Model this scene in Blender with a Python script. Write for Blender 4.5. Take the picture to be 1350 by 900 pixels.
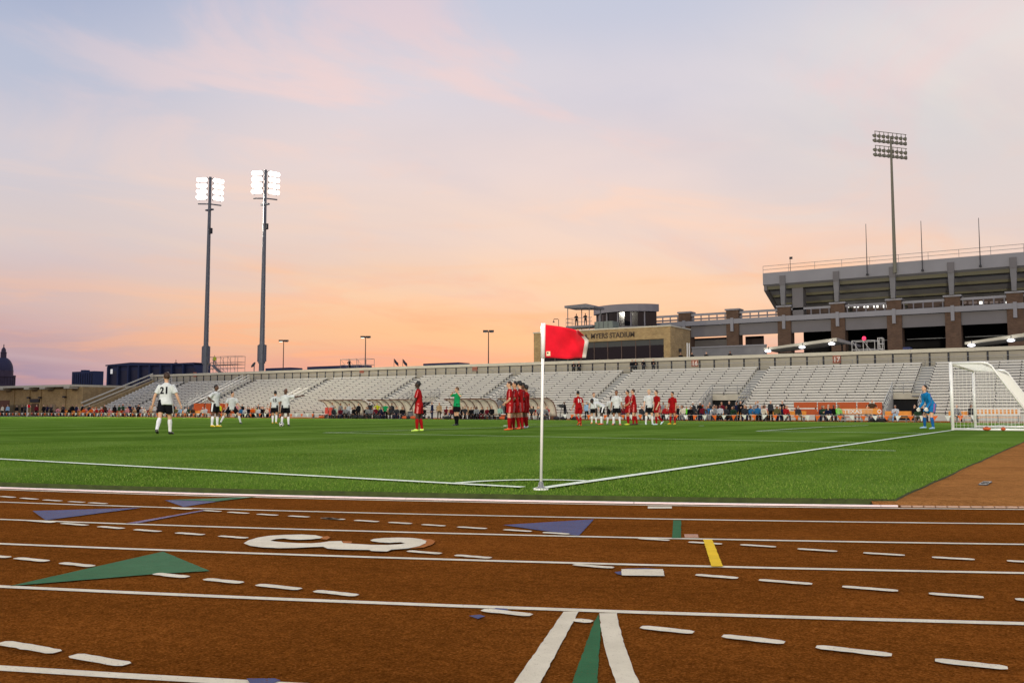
import bpy, bmesh, math, random
import numpy as np
from mathutils import Vector, Matrix
from mathutils.bvhtree import BVHTree
random.seed(7); np.random.seed(7)
for o in list(bpy.data.objects): bpy.data.objects.remove(o)
SC = bpy.context.scene
COL = SC.collection
R = math.radians

# ------------------------------------------------------------------ camera
PW, PH = 1350, 900                      # photograph size, for pixel -> direction
F_, PITCH, YAW = 1194.0, 0.0756, -0.5699
CAM = np.array([4.3514, -7.2888, 0.7341])
FWD = np.array([math.sin(YAW)*math.cos(PITCH), math.cos(YAW)*math.cos(PITCH), math.sin(PITCH)])
RGT = np.array([math.cos(YAW), -math.sin(YAW), 0.0])
UPV = np.cross(RGT, FWD)
cam_data = bpy.data.cameras.new('camera')
cam_data.sensor_width = 36.0
cam_data.lens = F_/PW*36.0
cam_data.clip_start = 0.05; cam_data.clip_end = 20000
cam = bpy.data.objects.new('camera', cam_data)
m = Matrix((( RGT[0], UPV[0], -FWD[0], CAM[0]), (RGT[1], UPV[1], -FWD[1], CAM[1]), (RGT[2], UPV[2], -FWD[2], CAM[2]), (0,0,0,1)))
cam.matrix_world = m
COL.objects.link(cam); SC.camera = cam

# ------------------------------------------------------------------ view
SC.view_settings.view_transform = 'Standard'
SC.view_settings.look = 'None'
SC.view_settings.exposure = 0.0
SC.view_settings.gamma = 1.0
SC.view_settings.use_curve_mapping = False

# ------------------------------------------------------------------ sky and sun
SUN_AZ = -0.50                          # heading of the sunset, radians from +Y toward +X
SUN_EL = R(1.5)
world = bpy.data.worlds.new('World'); SC.world = world; world.use_nodes = True
nt = world.node_tree; nt.nodes.clear()
def N(t, **k):
    n = nt.nodes.new(t)
    for a, b in k.items(): setattr(n, a, b)
    return n
def lk(a, b): nt.links.new(a, b)
def mth(op, a, b=None, c=None, clamp=False):
    n = N('ShaderNodeMath', operation=op); n.use_clamp = clamp
    for i, v in enumerate((a, b, c)):
        if v is None: continue
        if isinstance(v, (int, float)): n.inputs[i].default_value = v
        else: lk(v, n.inputs[i])
    return n.outputs[0]
def s2l(c):
    return tuple((v/255/12.92 if v/255 <= 0.04045 else ((v/255+0.055)/1.055)**2.4) for v in c)
def ramp(fac, stops, interp='EASE'):
    n = N('ShaderNodeValToRGB'); n.color_ramp.interpolation = interp
    e = n.color_ramp.elements
    while len(e) < len(stops): e.new(0.5)
    for el, (p, c) in zip(e, stops):
        el.position = p; el.color = (*s2l(c), 1)
    lk(fac, n.inputs[0]); return n.outputs[0]
def mixc(fac, a, b):
    n = N('ShaderNodeMix', data_type='RGBA')
    if isinstance(fac, (int, float)): n.inputs[0].default_value = fac
    else: lk(fac, n.inputs[0])
    for i, v in ((6, a), (7, b)):
        if isinstance(v, tuple): n.inputs[i].default_value = (*s2l(v), 1)
        else: lk(v, n.inputs[i])
    return n.outputs[2]
tc = N('ShaderNodeTexCoord'); D = tc.outputs['Generated']
sep = N('ShaderNodeSeparateXYZ'); lk(D, sep.inputs[0])
dx, dy, dz = sep.outputs
el = mth('MAXIMUM', dz, 0.0)
hl = mth('SQRT', mth('ADD', mth('MULTIPLY', dx, dx), mth('MULTIPLY', dy, dy)))
hl = mth('MAXIMUM', hl, 1e-4)
def azdot(az):
    return mth('DIVIDE', mth('ADD', mth('MULTIPLY', dx, math.sin(az)), mth('MULTIPLY', dy, math.cos(az))), hl)
# slow large-scale wobble so the bands are not ruled straight
nz0 = N('ShaderNodeTexNoise'); nz0.inputs['Scale'].default_value = 2.6; nz0.inputs['Detail'].default_value = 3
lk(D, nz0.inputs['Vector'])
elw = mth('ADD', el, mth('MULTIPLY', mth('SUBTRACT', nz0.outputs[0], 0.5), 0.05))
elw = mth('MAXIMUM', elw, 0.0)
P2 = mth('POWER', elw, 0.5)             # spreads the horizon over the ramp
def st(lst): return [(math.sqrt(a), c) for a, c in lst]
sun_col = ramp(P2, st([(0.0,(212,150,150)),(0.045,(240,172,148)),(0.085,(253,196,150)),(0.135,(251,210,176)),(0.20,(242,216,202)),(0.27,(235,217,214)),(0.34,(221,214,222)),(0.42,(200,204,222)),(0.65,(160,174,206)),(1.0,(138,156,196))]))
left_col = ramp(P2, st([(0.0,(146,132,162)),(0.035,(170,148,168)),(0.065,(194,164,170)),(0.11,(216,188,184)),(0.17,(220,204,202)),(0.24,(208,204,214)),(0.32,(188,194,214)),(0.42,(164,176,206)),(0.65,(146,160,198)),(1.0,(136,152,192))]))
right_col = ramp(P2, st([(0.0,(238,180,158)),(0.10,(247,208,184)),(0.16,(244,218,202)),(0.22,(238,222,212)),(0.28,(236,226,217)),(0.36,(232,224,222)),(0.43,(218,214,222)),(0.65,(166,177,208)),(1.0,(138,154,194))]))
aw = mth('ADD', azdot(SUN_AZ-0.02), mth('MULTIPLY', mth('SUBTRACT', nz0.outputs[0], 0.5), 0.03))
fL = N('ShaderNodeMapRange', interpolation_type='SMOOTHSTEP'); lk(aw, fL.inputs[0])
fL.inputs[1].default_value = 0.85; fL.inputs[2].default_value = 0.993
base = mixc(fL.outputs[0], left_col, sun_col)
fR = N('ShaderNodeMapRange', interpolation_type='SMOOTHSTEP'); lk(azdot(SUN_AZ+0.62), fR.inputs[0])
fR.inputs[1].default_value = 0.86; fR.inputs[2].default_value = 0.998
base = mixc(fR.outputs[0], base, right_col)
# thin clouds: lit from below by the sunset, drawn on a flat layer overhead
lay = mth('ADD', dz, 0.12)
cx_ = mth('DIVIDE', dx, lay); cy_ = mth('DIVIDE', dy, lay)
cmb = N('ShaderNodeCombineXYZ'); lk(cx_, cmb.inputs[0]); lk(cy_, cmb.inputs[1])
mp0 = N('ShaderNodeMapping'); mp0.inputs['Rotation'].default_value = (0,0,-(math.pi/2-SUN_AZ)+0.75); lk(cmb.outputs[0], mp0.inputs[0])
mp = N('ShaderNodeMapping'); mp.inputs['Scale'].default_value = (0.75,1.05,1); mp.inputs['Location'].default_value=(3.1,0.4,0); lk(mp0.outputs[0], mp.inputs[0])
nz = N('ShaderNodeTexNoise'); nz.inputs['Scale'].default_value = 1.25; nz.inputs['Detail'].default_value = 9; nz.inputs['Roughness'].default_value = 0.56; nz.inputs['Distortion'].default_value = 1.3
lk(mp.outputs[0], nz.inputs['Vector'])
cl = N('ShaderNodeMapRange', interpolation_type='SMOOTHSTEP'); lk(nz.outputs[0], cl.inputs[0])
cl.inputs[1].default_value = 0.45; cl.inputs[2].default_value = 0.66
cloud_col = ramp(P2, st([(0.0,(216,150,148)),(0.08,(254,184,142)),(0.14,(253,200,166)),(0.22,(252,216,196)),(0.32,(244,214,210)),(0.45,(226,206,214)),(1.0,(180,180,205))]))
base = mixc(mth('MULTIPLY', cl.outputs[0], mth('ADD', mth('MULTIPLY', fL.outputs[0], 0.50), 0.30)), base, cloud_col)
# cooler blue-grey gaps between them
mp3 = N('ShaderNodeMapping'); mp3.inputs['Scale'].default_value = (0.45,1.0,1); mp3.inputs['Location'].default_value=(7.3,2.2,0); lk(mp0.outputs[0], mp3.inputs[0])
nz3 = N('ShaderNodeTexNoise'); nz3.inputs['Scale'].default_value = 1.0; nz3.inputs['Detail'].default_value = 7; nz3.inputs['Roughness'].default_value = 0.5; nz3.inputs['Distortion'].default_value = 0.6; lk(mp3.outputs[0], nz3.inputs['Vector'])
c3 = N('ShaderNodeMapRange', interpolation_type='SMOOTHSTEP'); lk(nz3.outputs[0], c3.inputs[0]); c3.inputs[1].default_value=0.46; c3.inputs[2].default_value=0.70
gapc = ramp(P2, st([(0.0,(176,146,160)),(0.1,(216,190,192)),(0.2,(206,200,210)),(0.32,(186,192,212)),(0.45,(166,178,206)),(1.0,(140,156,196))]))
base = mixc(mth('MULTIPLY', c3.outputs[0], 0.40), base, gapc)
# low streaks
mp2 = N('ShaderNodeMapping'); mp2.inputs['Scale'].default_value = (1.6,1.6,17); lk(D, mp2.inputs[0])
nz2 = N('ShaderNodeTexNoise'); nz2.inputs['Scale'].default_value = 2.2; nz2.inputs['Detail'].default_value = 7; nz2.inputs['Roughness'].default_value = 0.55; nz2.inputs['Distortion'].default_value = 0.5
lk(mp2.outputs[0], nz2.inputs['Vector'])
c2 = N('ShaderNodeMapRange', interpolation_type='SMOOTHSTEP'); lk(nz2.outputs[0], c2.inputs[0]); c2.inputs[1].default_value=0.48; c2.inputs[2].default_value=0.74
low = N('ShaderNodeMapRange', interpolation_type='SMOOTHSTEP'); lk(el, low.inputs[0]); low.inputs[1].default_value=0.26; low.inputs[2].default_value=0.08
stre = ramp(P2, st([(0.0,(200,130,140)),(0.07,(236,158,132)),(0.12,(255,190,140)),(0.3,(246,210,190))]))
base = mixc(mth('MULTIPLY', mth('MULTIPLY', c2.outputs[0], low.outputs[0]), mth('ADD', mth('MULTIPLY', fL.outputs[0], 0.45), 0.12)), base, stre)
sky = N('ShaderNodeTexSky', sky_type='NISHITA'); sky.sun_disc = False
sky.sun_elevation = SUN_EL; sky.sun_rotation = SUN_AZ; sky.air_density = 1.2; sky.dust_density = 1.0
bg1 = N('ShaderNodeBackground'); lk(base, bg1.inputs[0]); bg1.inputs[1].default_value = 0.97
bg2 = N('ShaderNodeBackground'); lk(sky.outputs[0], bg2.inputs[0]); bg2.inputs[1].default_value = 0.008
add = N('ShaderNodeAddShader'); lk(bg1.outputs[0], add.inputs[0]); lk(bg2.outputs[0], add.inputs[1])
wo = N('ShaderNodeOutputWorld'); lk(add.outputs[0], wo.inputs[0])

sl = bpy.data.lights.new('sun', 'SUN'); sl.energy = 0.5; sl.angle = R(12); sl.color = (1.0, 0.72, 0.5)
so = bpy.data.objects.new('sun', sl); COL.objects.link(so)
sd = Vector((math.sin(SUN_AZ)*math.cos(SUN_EL), math.cos(SUN_AZ)*math.cos(SUN_EL), math.sin(SUN_EL)))
so.rotation_euler = sd.to_track_quat('Z', 'Y').to_euler()
FLOOD_W = 190000.0                      # each bank of stadium floodlights

# ------------------------------------------------------------------ helpers
def ray(px, py):
    return FWD + RGT*(px-PW/2)/F_ - UPV*(py-PH/2)/F_
def G(px, py, z=0.0):                   # pixel -> the point of a level plane it looks at
    d = ray(px, py); return CAM + d*(z-CAM[2])/d[2]
def OY(px, py, Y):                      # pixel -> the point of a plane parallel to the stands
    d = ray(px, py); return CAM + d*(Y-CAM[1])/d[1]
def field_z(y):
    return 0.0 if y < 33 else max(-0.2, -0.2*(y-33)/33)
def GF(px, py):                         # pixel -> point on the (crowned) field
    z = 0.0
    for _ in range(6):
        q = G(px, py, z); z = field_z(q[1])
    return q
MATS = {}
def mat(name, col, rough=0.7, var=0.12, scale=6.0, metal=0.0, bump=0.0, emit=None, estr=0.0, trans=0.0, spec=0.5, srgb=True, detail=4, coat=0.0):
    if name in MATS: return MATS[name]
    c = s2l(col) if srgb else col
    M = bpy.data.materials.new(name); M.use_nodes = True
    t = M.node_tree; b = t.nodes['Principled BSDF']
    b.inputs['Roughness'].default_value = rough; b.inputs['Metallic'].default_value = metal
    b.inputs['Specular IOR Level'].default_value = spec
    if coat: b.inputs['Coat Weight'].default_value = coat
    if trans: b.inputs['Transmission Weight'].default_value = trans
    if var > 0 or bump > 0:
        co = t.nodes.new('ShaderNodeTexCoord'); n = t.nodes.new('ShaderNodeTexNoise')
        n.inputs['Scale'].default_value = scale; n.inputs['Detail'].default_value = detail
        t.links.new(co.outputs['Object'], n.inputs['Vector'])
        r = t.nodes.new('ShaderNodeValToRGB')
        r.color_ramp.elements[0].position = 0.3; r.color_ramp.elements[1].position = 0.7
        r.color_ramp.elements[0].color = (*[v*(1-var) for v in c], 1); r.color_ramp.elements[1].color = (*[min(1, v*(1+var)) for v in c], 1)
        t.links.new(n.outputs[0], r.inputs[0]); t.links.new(r.outputs[0], b.inputs['Base Color'])
        if bump > 0:
            bp = t.nodes.new('ShaderNodeBump'); bp.inputs['Strength'].default_value = bump; bp.inputs['Distance'].default_value = 0.02
            t.links.new(n.outputs[0], bp.inputs['Height']); t.links.new(bp.outputs[0], b.inputs['Normal'])
    else:
        b.inputs['Base Color'].default_value = (*c, 1)
    if emit:
        b.inputs['Emission Color'].default_value = (*s2l(emit), 1); b.inputs['Emission Strength'].default_value = estr
    MATS[name] = M; return M

def tag(o, label=None, cat=None, group=None, kind=None):
    if label: o['label'] = label
    if cat: o['category'] = cat
    if group: o['group'] = group
    if kind: o['kind'] = kind
    return o
def thing(name, label, cat, loc=(0,0,0), rz=0.0, group=None):
    o = bpy.data.objects.new(name, None); COL.objects.link(o)
    o.empty_display_size = 0.1
    o.location = loc; o.rotation_euler = (0,0,rz)
    return tag(o, label, cat, group)

class MB:
    def __init__(s): s.v = []; s.f = []; s.m = []
    def add(s, vs, fs, mi=0):
        b = len(s.v); s.v += [tuple(map(float, v)) for v in vs]
        s.f += [tuple(b+i for i in f) for f in fs]; s.m += [mi]*len(fs); return s
    def box(s, x0, x1, y0, y1, z0, z1, mi=0):
        if x0 > x1: x0, x1 = x1, x0
        if y0 > y1: y0, y1 = y1, y0
        return s.add([(x0,y0,z0),(x1,y0,z0),(x1,y1,z0),(x0,y1,z0),(x0,y0,z1),(x1,y0,z1),(x1,y1,z1),(x0,y1,z1)],
                     [(3,2,1,0),(4,5,6,7),(0,1,5,4),(1,2,6,5),(2,3,7,6),(3,0,4,7)], mi)
    def tube(s, pts, r, n=8, mi=0, cap=True):
        pts = [Vector(p) for p in pts]; k = len(pts)
        rs = r if isinstance(r, (list, tuple)) else [r]*k
        b = len(s.v); up = None
        for i, p in enumerate(pts):
            t = (pts[min(i+1,k-1)]-pts[max(i-1,0)]).normalized()
            if up is None:
                up = Vector((0,0,1)) if abs(t.z) < 0.9 else Vector((1,0,0))
            u = (up - t*up.dot(t)).normalized(); w = t.cross(u); up = u
            for j in range(n):
                a = 2*math.pi*j/n
                s.v.append(tuple(p + (u*math.cos(a)+w*math.sin(a))*rs[i]))
        for i in range(k-1):
            for j in range(n):
                s.f.append((b+i*n+j, b+i*n+(j+1)%n, b+(i+1)*n+(j+1)%n, b+(i+1)*n+j)); s.m.append(mi)
        if cap:
            s.f.append(tuple(b+j for j in reversed(range(n)))); s.m.append(mi)
            s.f.append(tuple(b+(k-1)*n+j for j in range(n))); s.m.append(mi)
        return s
    def prism(s, poly, axis, a, b, mi=0):
        """polygon (2D) extruded along an axis: 'x': (y,z), 'y': (x,z), 'z': (x,y)"""
        k = len(poly)
        def mk(p, q):
            return {'x': (q,p[0],p[1]), 'y': (p[0],q,p[1]), 'z': (p[0],p[1],q)}[axis]
        vs = [mk(p, a) for p in poly]+[mk(p, b) for p in poly]
        fs = [tuple(range(k)), tuple(range(2*k-1, k-1, -1))]+[(i, i+k, (i+1)%k+k, (i+1)%k) for i in range(k)]
        return s.add(vs, fs, mi)
    def lathe(s, prof, n=16, c=(0,0,0), mi=0):
        b = len(s.v)
        for r, z in prof:
            for j in range(n):
                a = 2*math.pi*j/n; s.v.append((c[0]+r*math.cos(a), c[1]+r*math.sin(a), c[2]+z))
        for i in range(len(prof)-1):
            for j in range(n):
                s.f.append((b+i*n+j, b+i*n+(j+1)%n, b+(i+1)*n+(j+1)%n, b+(i+1)*n+j)); s.m.append(mi)
        s.f.append(tuple(b+j for j in reversed(range(n)))); s.m.append(mi)
        s.f.append(tuple(b+(len(prof)-1)*n+j for j in range(n))); s.m.append(mi)
        return s
    def mesh(s, name, mats, smooth=False, fix=True):
        me = bpy.data.meshes.new(name); me.from_pydata(s.v, [], s.f)
        for mm in (mats if isinstance(mats, (list, tuple)) else [mats]): me.materials.append(mm)
        if any(s.m): me.polygons.foreach_set('material_index', s.m)
        if fix:
            bm = bmesh.new(); bm.from_mesh(me); bmesh.ops.recalc_face_normals(bm, faces=bm.faces); bm.to_mesh(me); bm.free()
        if smooth: me.polygons.foreach_set('use_smooth', [True]*len(me.polygons))
        me.update(); return me
    def build(s, name, mats, parent=None, smooth=False, fix=True):
        return put(name, s.mesh(name, mats, smooth, fix), parent)
def put(name, me, parent=None, loc=None, rot=None, scale=None):
    o = bpy.data.objects.new(name, me); COL.objects.link(o)
    if parent: o.parent = parent
    if loc is not None: o.location = loc
    if rot is not None: o.rotation_euler = rot
    if scale is not None: o.scale = scale
    return o
def text_mesh(txt, size, name='lettering', extrude=0.01, align='LEFT', bold=0.0):
    cu = bpy.data.curves.new(name, 'FONT'); cu.body = txt; cu.size = size; cu.extrude = extrude; cu.align_x = align; cu.offset = bold
    cu.resolution_u = 3
    o = bpy.data.objects.new(name, cu); COL.objects.link(o)
    me = bpy.data.meshes.new_from_object(o.evaluated_get(bpy.context.evaluated_depsgraph_get()))
    bpy.data.objects.remove(o); bpy.data.curves.remove(cu); me.name = name; return me

# shared materials
white_paint = None
concrete = mat('pale_concrete', (182,176,156), 0.85, 0.08, 1.2)
concrete_grey = mat('grey_concrete', (128,126,124), 0.9, 0.10, 0.8)
alu = mat('bleacher_aluminium', (206,203,192), 0.6, 0.05, 3, 0.0)
alu_dark = mat('dull_galvanised_steel', (118,120,120), 0.5, 0.08, 4, 0.3)
steel = mat('galvanised_pole', (100,104,112), 0.5, 0.08, 2, 0.4)
dark = mat('dark_steel', (42,42,46), 0.6, 0.1, 5)
black = mat('black_void', (12,12,14), 0.9, 0)
gloss_white = mat('white_enamel', (232,232,226), 0.35, 0.03, 8)
orange = mat('burnt_orange', (178,78,16), 0.6, 0.06, 4)
orange_l = mat('light_orange', (226,148,52), 0.6, 0.06, 4)
# ------------------------------------------------------------------ ground, track, field
TC = (-14.4884, 34.8775)                # centre of the near bend
TC2 = (TC[0]-84.0, TC[1])
ZT = -0.054
def track_z(y): return ZT if y < 33 else max(-0.22, ZT-0.166*(y-33)/33)
def node_mat(name, rough=0.9):
    M = bpy.data.materials.new(name); M.use_nodes = True
    t = M.node_tree; b = t.nodes['Principled BSDF']; b.inputs['Roughness'].default_value = rough
    co = t.nodes.new('ShaderNodeTexCoord')
    def noise(scale, detail=4, rough_=0.5, vec=None, dist=0.0):
        n = t.nodes.new('ShaderNodeTexNoise'); n.inputs['Scale'].default_value = scale; n.inputs['Detail'].default_value = detail
        n.inputs['Roughness'].default_value = rough_; n.inputs['Distortion'].default_value = dist
        t.links.new(vec or co.outputs['Object'], n.inputs['Vector']); return n.outputs[0]
    def rp(fac, stops):
        r = t.nodes.new('ShaderNodeValToRGB'); e = r.color_ramp.elements
        while len(e) < len(stops): e.new(0.5)
        for q, (p, c) in zip(e, stops): q.position = p; q.color = (*c, 1)
        t.links.new(fac, r.inputs[0]); return r.outputs[0]
    def mx(fac, a, b_, bt='MIX'):
        n = t.nodes.new('ShaderNodeMix'); n.data_type = 'RGBA'; n.blend_type = bt
        if isinstance(fac, (int, float)): n.inputs[0].default_value = fac
        else: t.links.new(fac, n.inputs[0])
        for i, v in ((6, a), (7, b_)):
            if isinstance(v, tuple): n.inputs[i].default_value = (*v, 1)
            else: t.links.new(v, n.inputs[i])
        return n.outputs[2]
    def bumpn(h, strength, dist):
        bp = t.nodes.new('ShaderNodeBump'); bp.inputs['Strength'].default_value = strength; bp.inputs['Distance'].default_value = dist
        t.links.new(h, bp.inputs['Height']); t.links.new(bp.outputs[0], b.inputs['Normal'])
    return M, t, b, co, noise, rp, mx, bumpn
# rubber track: granules, worn and stained patches
def rubber(name, c0, c1, c2):
    M, t, b, co, noise, rp, mx, bumpn = node_mat(name, 0.95)
    b.inputs['Specular IOR Level'].default_value = 0.0; b.inputs['Roughness'].default_value = 1.0
    gr = noise(95, 4, 0.75)
    col = rp(gr, [(0.32, c0), (0.5, c1), (0.66, c2), (0.74, tuple(v*1.8 for v in c2))])
    fl = noise(150, 2, 0.5)
    col = mx(rp(fl, [(0.73, (0,0,0)), (0.79, (0.8,0.8,0.8))]), col, (0.42,0.24,0.10))
    col = mx(0.8, col, rp(noise(22, 4, 0.7), [(0.3, (0.62,0.6,0.58)), (0.7, (1.3,1.27,1.25))]), 'MULTIPLY')
    col = mx(0.8, col, rp(noise(0.9, 6, 0.62), [(0.25, (0.70,0.68,0.66)), (0.55,(1,1,1)), (0.8, (1.25,1.22,1.18))]), 'MULTIPLY')
    col = mx(0.5, col, rp(noise(0.16, 3, 0.5), [(0.3, (0.8,0.78,0.76)), (0.7, (1.15,1.12,1.1))]), 'MULTIPLY')
    # wear drawn out along the running direction (radius, angle about the bend centre)
    sb = t.nodes.new('ShaderNodeVectorMath'); sb.operation = 'SUBTRACT'; sb.inputs[1].default_value = (TC[0], TC[1], 0); t.links.new(co.outputs['Object'], sb.inputs[0])
    le = t.nodes.new('ShaderNodeVectorMath'); le.operation = 'LENGTH'; t.links.new(sb.outputs[0], le.inputs[0])
    sp = t.nodes.new('ShaderNodeSeparateXYZ'); t.links.new(sb.outputs[0], sp.inputs[0])
    at = t.nodes.new('ShaderNodeMath'); at.operation = 'ARCTAN2'; t.links.new(sp.outputs[1], at.inputs[0]); t.links.new(sp.outputs[0], at.inputs[1])
    am = t.nodes.new('ShaderNodeMath'); am.operation = 'MULTIPLY'; am.inputs[1].default_value = 9.0; t.links.new(at.outputs[0], am.inputs[0])
    cb = t.nodes.new('ShaderNodeCombineXYZ'); t.links.new(le.outputs['Value'], cb.inputs[0]); t.links.new(am.outputs[0], cb.inputs[1])
    col = mx(0.6, col, rp(noise(3.2, 5, 0.65, cb.outputs[0]), [(0.3, (0.74,0.73,0.72)), (0.7, (1.2,1.18,1.15))]), 'MULTIPLY')
    t.links.new(col, b.inputs['Base Color']); bumpn(gr, 1.0, 0.012)
    return M
def paint(name, col, wear=0.35, under=(0.12,0.04,0.009), rough=0.85):
    """line paint on rubber: granules show through, edges of wear"""
    M, t, b, co, noise, rp, mx, bumpn = node_mat(name, rough)
    c = s2l(col); gr = noise(95, 4, 0.75); b.inputs['Specular IOR Level'].default_value = 0.05
    cc = mx(0.7, c, rp(noise(9, 4, 0.6), [(0.3, (0.82,0.80,0.77)), (0.7, (1.06,1.05,1.04))]), 'MULTIPLY')
    cc = mx(0.5, cc, rp(noise(1.3, 3, 0.6), [(0.3, (0.84,0.82,0.78)), (0.7, (1.06,1.05,1.04))]), 'MULTIPLY')
    th = 0.36+0.10*wear
    cc = mx(rp(gr, [(th-0.07, (wear*1.6,)*3), (th, (0,0,0))]), cc, under)
    t.links.new(cc, b.inputs['Base Color']); bumpn(gr, 0.7, 0.008); MATS[name] = M
    return M
white_paint = paint('white_line_paint', (212,204,184), 0.42)
track_m = rubber('brown_red_track_rubber', (0.072,0.0225,0.0040), (0.170,0.056,0.0100), (0.270,0.098,0.021))
dzone_m = rubber('pinkish_red_runup_rubber', (0.20,0.082,0.024), (0.35,0.155,0.048), (0.46,0.225,0.080))
# turf
def turf_mat():
    M, t, b, co, noise, rp, mx, bumpn = node_mat('mown_turf', 1.0)
    b.inputs['Specular IOR Level'].default_value = 0.0
    col = rp(noise(0.35, 6, 0.6, dist=0.4), [(0.25, (0.074,0.145,0.014)), (0.5, (0.104,0.186,0.026)), (0.75, (0.150,0.232,0.048))])
    mp_ = t.nodes.new('ShaderNodeMapping'); mp_.inputs['Scale'].default_value = (0.25,1.6,1); t.links.new(co.outputs['Object'], mp_.inputs[0])
    col = mx(0.6, col, rp(noise(0.8, 5, 0.6, mp_.outputs[0]), [(0.3, (0.74,0.8,0.7)), (0.7, (1.2,1.16,1.25))]), 'MULTIPLY')
    wv = t.nodes.new('ShaderNodeTexWave'); wv.wave_type = 'BANDS'; wv.bands_direction = 'X'; wv.inputs['Scale'].default_value = 0.057; wv.inputs['Distortion'].default_value = 0.3
    t.links.new(co.outputs['Object'], wv.inputs['Vector'])
    col = mx(0.8, col, rp(wv.outputs[1], [(0.4, (0.82,0.85,0.78)), (0.6, (1.14,1.11,1.16))]), 'MULTIPLY')
    fine = noise(60, 4, 0.7)
    col = mx(0.7, col, rp(fine, [(0.3, (0.5,0.55,0.45)), (0.7, (1.4,1.35,1.4))]), 'MULTIPLY')
    t.links.new(col, b.inputs['Base Color']); bumpn(fine, 0.8, 0.03)
    return M
turf = turf_mat()
edge_shade = mat('shaded_turf_edge', (56,66,26), 0.95, 0.3, 12)  # side face of the turf, grass shade put into its dark green
apron = mat('grey_asphalt_apron', (88,86,84), 0.9, 0.15, 0.5)

g = MB(); ys = [-4000, 33, 66, 4000]
vs = [(x, y, {33:-0.10, 66:-0.27}.get(y, -0.10 if y < 0 else -0.27)) for y in ys for x in (-4000, 4000)]
g.add(vs, [(2*i, 2*i+1, 2*i+3, 2*i+2) for i in range(3)])
tag(g.build('ground', apron), kind='structure')

def oval(r, n=72):
    """closed oval, counter-clockwise from the bottom of the near bend"""
    pts = []
    for i in range(n+1):
        a = -math.pi/2+math.pi*i/n; pts.append((TC[0]+r*math.cos(a), TC[1]+r*math.sin(a)))
    for i in range(1, 12): pts.append((TC[0]-7*i, TC[1]+r))
    for i in range(n//2+1):
        a = math.pi/2+math.pi*i/(n//2); pts.append((TC2[0]+r*math.cos(a), TC2[1]+r*math.sin(a)))
    for i in range(1, 12): pts.append((TC2[0]+7*i, TC2[1]-r))
    return pts
def oval_band(r0, r1, dz, n=72):
    a, b = oval(r0, n), oval(r1, n); k = len(a)
    mb = MB(); mb.add([(x, y, track_z(y)+dz) for x, y in a]+[(x, y, track_z(y)+dz) for x, y in b],
                      [(i, k+i, k+(i+1)%k, (i+1)%k) for i in range(k)])
    return mb
RADII = [38.50, 39.46, 40.46, 41.45, 42.55, 43.66, 44.73, 45.80, 46.86]
track = tag(oval_band(38.30, 47.3, 0.0, 96).build('running_track', track_m), kind='structure')
for r in RADII:
    oval_band(r-0.025, r+0.025, 0.004, 180).build('lane_line', white_paint, track)
# infield: turf and the rubber run-up area behind the goal line
def x_in(y, r=38.28):
    h = math.sqrt(max(0, r*r-(y-TC[1])**2)); return TC2[0]-h, TC[0]+h
edge_rng = random.Random(3)
XE = 2.92
mb = MB(); rows = []
Y0 = TC[1]-38.28
ylist = sorted(set([Y0+0.0005+t for t in np.arange(0, 3.5, 0.12)]+list(np.arange(0.1, 67.6, 0.75))+[33.0, 66.0, 67.5]))
for y in ylist:
    a, b = x_in(y); b = min(b, XE+edge_rng.uniform(-0.015, 0.015)); rows.append((a, b, y))
for i in range(len(rows)-1):
    (a, b, y), (c, d, e) = rows[i], rows[i+1]
    n = 5
    P = [(a+(b-a)*j/n, y, field_z(y)) for j in range(n+1)]+[(c+(d-c)*j/n, e, field_z(e)) for j in range(n+1)]
    mb.add(P, [(j, j+1, n+2+j, n+1+j) for j in range(n)])
    mb.add([(b,y,field_z(y)),(d,e,field_z(e)),(d,e,field_z(e)-0.07),(b,y,field_z(y)-0.07)], [(3,2,1,0)], 1)
field = tag(mb.build('soccer_field', [turf, edge_shade], fix=False), kind='structure')
ys0 = TC[1]-math.sqrt(38.29**2-(XE-0.16-TC[0])**2)
mb = MB(); yy_ = [ys0+t for t in np.arange(0, 3, 0.12)]+[ys0+3+t for t in np.arange(0, 66, 1.0)]
for y0_, y1_ in zip(yy_[:-1], yy_[1:]):
    z0, z1 = track_z(y0_)+0.034, track_z(y1_)+0.034
    xa_, xb_ = x_in(y0_,38.30)[1], x_in(y1_,38.30)[1]
    k0, k1 = min(0.6, max(0, xa_-XE+0.16)/2), min(0.6, max(0, xb_-XE+0.16)/2)   # falls away over the last half metre to the track
    mb.add([(XE-0.16,y0_,z0),(xa_-k0,y0_,z0),(xa_,y0_,z0-0.03),(xb_,y1_,z1-0.03),(xb_-k1,y1_,z1),(XE-0.16,y1_,z1)], [(0,1,4,5),(1,2,3,4)])
tag(mb.build('runup_area', dzone_m, fix=False), kind='structure')
q = G(1299, 637.5, -0.02); o = thing('drain_plate', 'small dark metal drain plate lying in the rust-brown run-up area', 'drain', (q[0], q[1], ZT+0.034), math.atan2(*(G(1305,633.5,-0.02)-G(1293,641,-0.02))[[1,0]]))
MB().box(-0.24,0.24,-0.04,0.04,0.001,0.012).build('frame', dark, o)
for k in range(5): MB().box(-0.13+k*0.055,-0.10+k*0.055,-0.03,0.03,0.0122,0.016).build('slot_bar', mat('rusted_bar', (52,44,38), 0.8, 0.2, 20), o)
# far side strip between the turf and the far straight
mb = MB().add([(-116,67.45,-0.205),(3,67.45,-0.205),(3,73.3,-0.212),(-116,73.3,-0.212)], [(0,1,2,3)])
tag(mb.build('far_side_strip', track_m, fix=False), kind='structure')

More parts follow.
